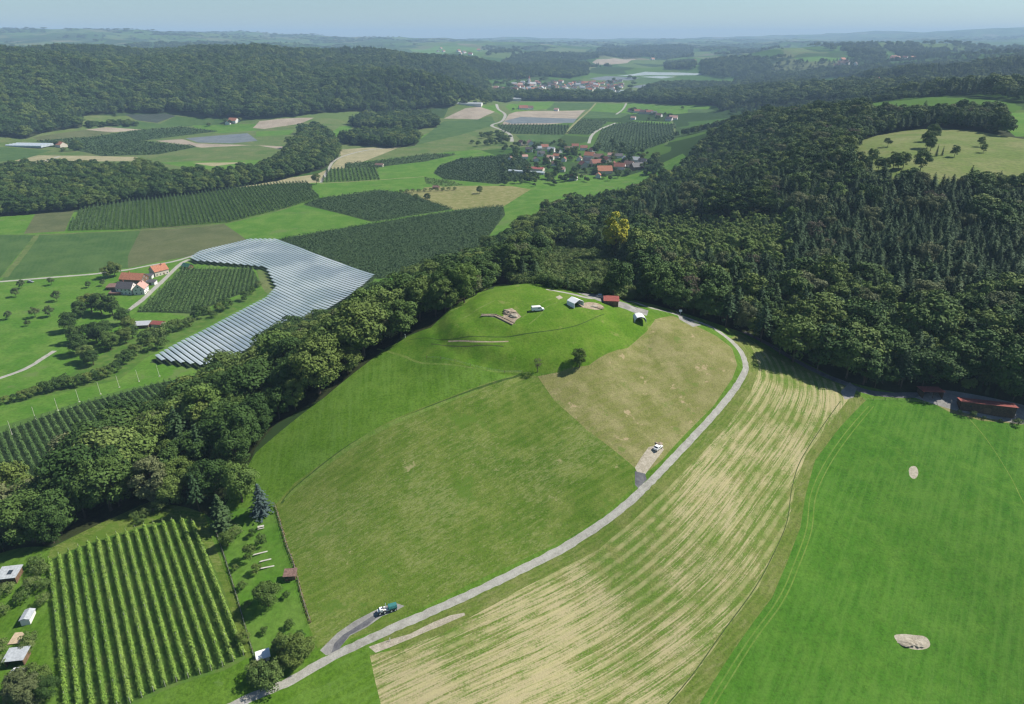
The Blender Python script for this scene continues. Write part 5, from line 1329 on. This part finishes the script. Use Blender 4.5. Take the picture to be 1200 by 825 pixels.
# yellow tree and the young wood in the hollow
x, y = g1(720,300); 
def at_d(px, d): u = math.atan((px-CX)/FOC*1.05); return math.sin(u)*d, math.cos(u)*d
x, y = at_d(718, 440); tree(x, y, 34, ('yellow', 0), 'tall yellow-green tree in the hollow behind the hilltop', None, None, .95)
# garden strip and bottom left
T(261,618, 13, ('fullspruce', 0), 'dense dark conifer at the top of the garden strip', wide=2.0)
T(267,640, 5.5, ('broadhi', 1), 'round clipped conifer shrub below the dark conifer', wide=1.1)
T(307,601, 11.5, ('bluespruce', 0), 'silvery blue spruce at the corner of the mown meadow', wide=1.9)
T(284,588, 16, ('lighthi', 0), 'big pale green tree behind the blue spruce')
T(293,655, 5, ('darkbush', 0), 'dark round bush in the middle of the garden strip', wide=.8)
T(307,638, 3.6, ('darkbush', 0), 'small bush right of the round garden bush')
T(301,671, 3, ('darkbush', 0), 'small dark bush beside the pale pole stacks')
T(315,710, 8, ('broadhi', 1), 'broad round fruit tree in the lower garden strip', wide=1.25)
for a, b, h in [(352,775,8),(338,772,8),(345,782,7),(330,765,6),(360,768,6)]: T(a, b, h, ('broadhi', a % 3), 'dark bushy tree of the group beside the road junction', 'tree group at the road junction', 1.1)
for a, b, h in [(322,795,5),(308,799,5.5),(316,806,5),(300,792,4)]: T(a, b, h, ('bush', a % 3), 'green bush beside the white roofed tool box', 'bushes by the tool box')
for a, b, h in [(30,812,8),(48,808,8),(38,826,9),(58,818,7),(20,822,7)]: T(a, b, h, ('olive' if a < 40 else 'broadhi', a % 3), 'dense tree of the group in the bottom left corner', 'trees in the bottom left corner', 1.15)
for a, b, h in [(10,695,3.5),(28,704,3.5),(40,690,4),(48,672,4),(2,720,3.5),(52,690,3.2),(2,762,3.5),(36,752,3.2),(34,762,3),(4,780,3),(52,706,3),(44,664,4)]: T(a, b, h, ('bush', a % 3), 'garden bush around the bottom left huts', 'garden bushes bottom left')
for a, b, h in [(277,628,3.5),(284,690,2.5),(336,700,2),(290,712,2),(340,735,2.5),(352,748,2.5),(296,628,2.4),(286,752,3.5),(310,742,2),(276,668,2)]: T(a, b, h, ('bush' if a % 2 else 'darkbush', a % 3 if a % 2 else 0), 'small bush scattered on the grass of the fenced garden strip', 'small bushes of the garden strip', rg_w)
for a, b, h in [(165,612,3),(158,606,2.5),(172,604,3),(188,596,5),(204,590,6)]: T(a, b, h, ('bush', b % 3), 'bush at the edge of the wood above the orchard', 'bushes above the orchard')
for a, b, h in [(1124,484,1.6),(1140,487,2.2),(1192,498,2.6),(1153,491,1.2),(1172,494,1.2)]: T(a, b, h, ('bush', a % 3), 'little round bush on the strip in front of the long red roofed shed', 'bushes at the long shed')
for a, b, h in [(1130,458,6),(1138,456,5),(1147,458,5.5),(1156,462,6),(1166,466,6)]: T(a, b, h, ('light' if a < 1140 else 'fullspruce', a % 3), 'young tree behind the long red roofed shed', 'young trees behind the long shed')
# trees of the far land: woods on every hill, hedgerows along the fields
def far_woods():
    rng = np.random.default_rng(5)
    # second ridge behind, wooded slopes on the right, small woods between the fields
    n = 60000
    u = rng.uniform(-.78, .78, n); v = rng.uniform(math.log(1400), math.log(15000), n)
    d = np.exp(v); x = np.sin(u)*d; y = np.cos(u)*d; z = Hh(x, y); px, py, dep = to_px(x, y, z)
    nz = vnoise(x/520+3, y/800+8)*.85+vnoise(x/150, y/220)*.15
    slope = np.hypot(Hh(x+40, y)-Hh(x-40, y), Hh(x, y+40)-Hh(x, y-40))/80
    p = np.where(d < 3600, (z > 25)*1.0, (nz+slope*1.6 > .67))
    p = np.where((px > 850) & (d < 4300), 1.0, p)
    inv = np.zeros(n, bool)
    for key in ('wood_left', 'wood_right', 'wood_ridge', 'wood_valley', 'wood_a', 'wood_b', 'scrub', 'meadow_hill'): inv |= inpoly(x, y, WP[key])
    # open valley floor and clearings
    openv = (z < 22) & (d < 4300) | ((px > 470) & (px < 860) & (py > 66) & (py < 112) & (nz < .56)) 
    for pl in ([(940,103),(965,92),(1030,90),(1090,94),(1080,101),(985,102)], [(915,56),(960,55),(1000,66),(990,73),(930,73)], [(1028,52),(1050,56),(1056,70),(1046,70)], [(1085,52),(1120,56),(1115,62),(1080,58)], [(608,60),(690,55),(695,66),(620,70)], [(470,54),(565,54),(565,64),(490,65)]):
        openv |= inpoly(px, py, np.array(pl, float)) & (d < 9000)
    k = (p > 0) & ~inv & ~openv & (px > -40) & (px < 1240)
    x, y, d = x[k], y[k], d[k]
    sc = np.clip(d/190, 13, 45)     # far clumps stand for groups of crowns
    return x, y, d, sc, rng
def gn_instances(name, X, Y, Zz, scl, idx, rot, objs, wide=None, label=None, cat=None):
    me = bpy.data.meshes.new(name)
    V = np.stack([X, Y, Zz], -1).astype(np.float32)
    me.vertices.add(len(V)); me.vertices.foreach_set('co', V.ravel())
    for an, dat, ty in (('scl', scl, 'FLOAT'), ('wid', wide if wide is not None else scl, 'FLOAT'), ('idx', idx, 'INT'), ('rot', rot, 'FLOAT')):
        a = me.attributes.new(an, ty, 'POINT'); a.data.foreach_set('value', np.ascontiguousarray(dat, dtype=np.int32 if ty == 'INT' else np.float32))
    o = link(name, me)
    ng = bpy.data.node_groups.new(name, 'GeometryNodeTree')
    ng.interface.new_socket('Geometry', in_out='INPUT', socket_type='NodeSocketGeometry')
    ng.interface.new_socket('Geometry', in_out='OUTPUT', socket_type='NodeSocketGeometry')
    gi = ng.nodes.new('NodeGroupInput'); go = ng.nodes.new('NodeGroupOutput')
    jn = ng.nodes.new('GeometryNodeJoinGeometry')
    for ob in reversed(objs):
        oi = ng.nodes.new('GeometryNodeObjectInfo'); oi.transform_space = 'ORIGINAL'; oi.inputs['Object'].default_value = ob
        oi.inputs['As Instance'].default_value = True
        ng.links.new(oi.outputs['Geometry'], jn.inputs[0])
    ip = ng.nodes.new('GeometryNodeInstanceOnPoints'); ip.inputs['Pick Instance'].default_value = True
    def at(nm, ty):
        q = ng.nodes.new('GeometryNodeInputNamedAttribute'); q.data_type = ty; q.inputs[0].default_value = nm
        return q.outputs[0]
    cx = ng.nodes.new('ShaderNodeCombineXYZ'); w_ = at('wid', 'FLOAT'); s_ = at('scl', 'FLOAT')
    ng.links.new(w_, cx.inputs[0]); ng.links.new(w_, cx.inputs[1]); ng.links.new(s_, cx.inputs[2])
    cr = ng.nodes.new('ShaderNodeCombineXYZ'); ng.links.new(at('rot', 'FLOAT'), cr.inputs[2])
    ng.links.new(gi.outputs[0], ip.inputs['Points']); ng.links.new(jn.outputs[0], ip.inputs['Instance'])
    ng.links.new(at('idx', 'INT'), ip.inputs['Instance Index'])
    ng.links.new(cr.outputs[0], ip.inputs['Rotation']); ng.links.new(cx.outputs[0], ip.inputs['Scale'])
    ng.links.new(ip.outputs[0], go.inputs[0])
    md = o.modifiers.new('spread', 'NODES'); md.node_group = ng
    tag(o, label, cat, None, 'stuff')
    return o
def place_woods():
    STL = {'left': 'in the wood band on the slope left of the green hilltop', 'right': 'at the front edge of the big dark forest on the right', 'scrub': 'in the scrub right behind the hilltop', 'valley': 'in the riverside wood on the valley floor', 'ridge': 'on the long far ridge'}
    vis = []
    for i, (x, y, h, k, wd, st) in enumerate(ALLT):
        vis.append((math.hypot(x, y), i))
    vis.sort()
    made = {'broad': 0, 'spruce': 0, 'bush': 0}; used = set(); src = {}
    fam = dict(broad='broad', broadhi='broad', lighthi='broad', young='broad', olive='broad', light='broad', spruce='spruce', pine='spruce', bush='bush', dead='broad')
    desc = dict(dead='withered thin tree', broad='dark green broadleaf tree', broadhi='dark green broadleaf tree', lighthi='lighter green broadleaf tree', light='lighter green broadleaf tree', young='young pale green tree', olive='greyish olive broadleaf tree', spruce='dark pointed spruce tree', pine='bare-stemmed pine tree', bush='low leafy bush')
    lim = {'broad': 150, 'spruce': 250, 'bush': 170}
    for d, i in vis:
        x, y, h, k, wd, st = ALLT[i]; f = fam[k[0]]
        if st == 'mass': continue
        px, py, dep = to_px(x, y, Z(x, y)+h*.6)
        if made[f] >= lim[f] or not (-20 < px < 1220 and py < 860): continue
        if f == 'broad' and st == 'right' and made[f] > 1 and not (py > 330): continue
        made[f] += 1; used.add(i)
        o = tree(x, y, h, k, desc[k[0]] + ' ' + STL[st], {'left': 'trees of the slope wood', 'right': 'trees of the big forest', 'scrub': 'bushes behind the hilltop'}.get(st, 'trees of the valley wood')+' '+k[0].replace('hi', ''), wide=wd, rg=random)
        if k not in src: src[k] = o if o.type == 'MESH' else o.children[0]
    # one source crown for each kind that no single tree used
    keys = sorted({t[3] for t in ALLT} | {('broad', j) for j in range(5)} | {('spruce', j) for j in range(3)})
    for k in keys:
        if k not in src:
            for d, i in vis:
                if ALLT[i][3] == k and i not in used:
                    x, y, h, kk, wd, st = ALLT[i]; used.add(i)
                    o = tree(x, y, h, k, desc[k[0]] + ' ' + STL[st], 'trees of the big forest '+k[0], wide=wd)
                    src[k] = o if o.type == 'MESH' else o.children[0]; break
    keys = [k for k in keys if k in src]
    T = [t for i, t in enumerate(ALLT) if i not in used]
    for nm, fams, lab in (('broadleaf_woodland', ('broad',), 'mass of dark green broadleaf woods on hills and valley'), ('spruce_woodland', ('spruce',), 'mass of dark pointed spruce woods on the hills'), ('scrub', ('bush',), 'mass of low scrub behind the hilltop')):
        ks = [k for k in keys if fam[k[0]] in fams]
        tt = [t for t in T if fam[t[3][0]] in fams]
        X = np.array([t[0] for t in tt]); Y = np.array([t[1] for t in tt]); S = np.array([t[2] for t in tt]); W_ = S*np.array([t[4] for t in tt])
        far = np.hypot(X, Y) > 1500
        W_ = np.where(far, W_*(1.25 if fams[0] == 'broad' else 1.6), W_*(1.12 if fams[0] == 'spruce' else 1.0))
        I = np.array([ks.index(t[3]) for t in tt])
        if nm != 'scrub':
            x, y, d, sc, rng = far_woods()
            nz = vnoise(x/600, y/600) + rng.uniform(-.3, .3, len(x))
            m = (nz > .5) if fams[0] == 'spruce' else (nz <= .5)
            x, y, d, sc = x[m], y[m], d[m], sc[m]
            X = np.concatenate([X, x]); Y = np.concatenate([Y, y]); hh = np.minimum(sc, 24)*(1-.4*sstep(5000, 9000, d))*rng.uniform(.8, 1.15, len(x))
            S = np.concatenate([S, hh]); W_ = np.concatenate([W_, sc*rng.uniform(1.0, 1.5, len(x))*(1.6 if fams[0] == 'spruce' else 1.1)])
            bi = [ks.index(k) for k in ks if k[0] in ('broad', 'spruce')]
            I = np.concatenate([I, np.array(bi)[rng.integers(0, len(bi), len(x))]])
        Zz = Hh(X, Y)-S*.03
        print(nm, len(X))
        gn_instances(nm, X, Y, Zz, S, I, RNG.uniform(0, 6.28, len(X)), [src[k] for k in ks], W_, lab, 'woodland' if nm != 'scrub' else 'scrub')
place_woods()
# ------------------------------------------------------------------ air
def haze():
    m = bpy.data.materials.new('haze'); m.use_nodes = True; t = m.node_tree; t.nodes.clear()
    o = t.nodes.new('ShaderNodeOutputMaterial'); v = t.nodes.new('ShaderNodeVolumePrincipled')
    v.inputs['Color'].default_value = (.52, .75, 1.0, 1); v.inputs['Density'].default_value = HAZE; v.inputs['Anisotropy'].default_value = 0.0
    t.links.new(v.outputs[0], o.inputs['Volume'])
    b = MB(); zlo = float(TAB.min())-3; zhi = max(float(TAB.max())+45, 340)
    b.box((0, 11000, (zlo+zhi)/2), (56000, 28000, zhi-zlo))
    ob = b.build('haze', m); ob['kind'] = 'stuff'
HAZE = 8.5e-5
haze()
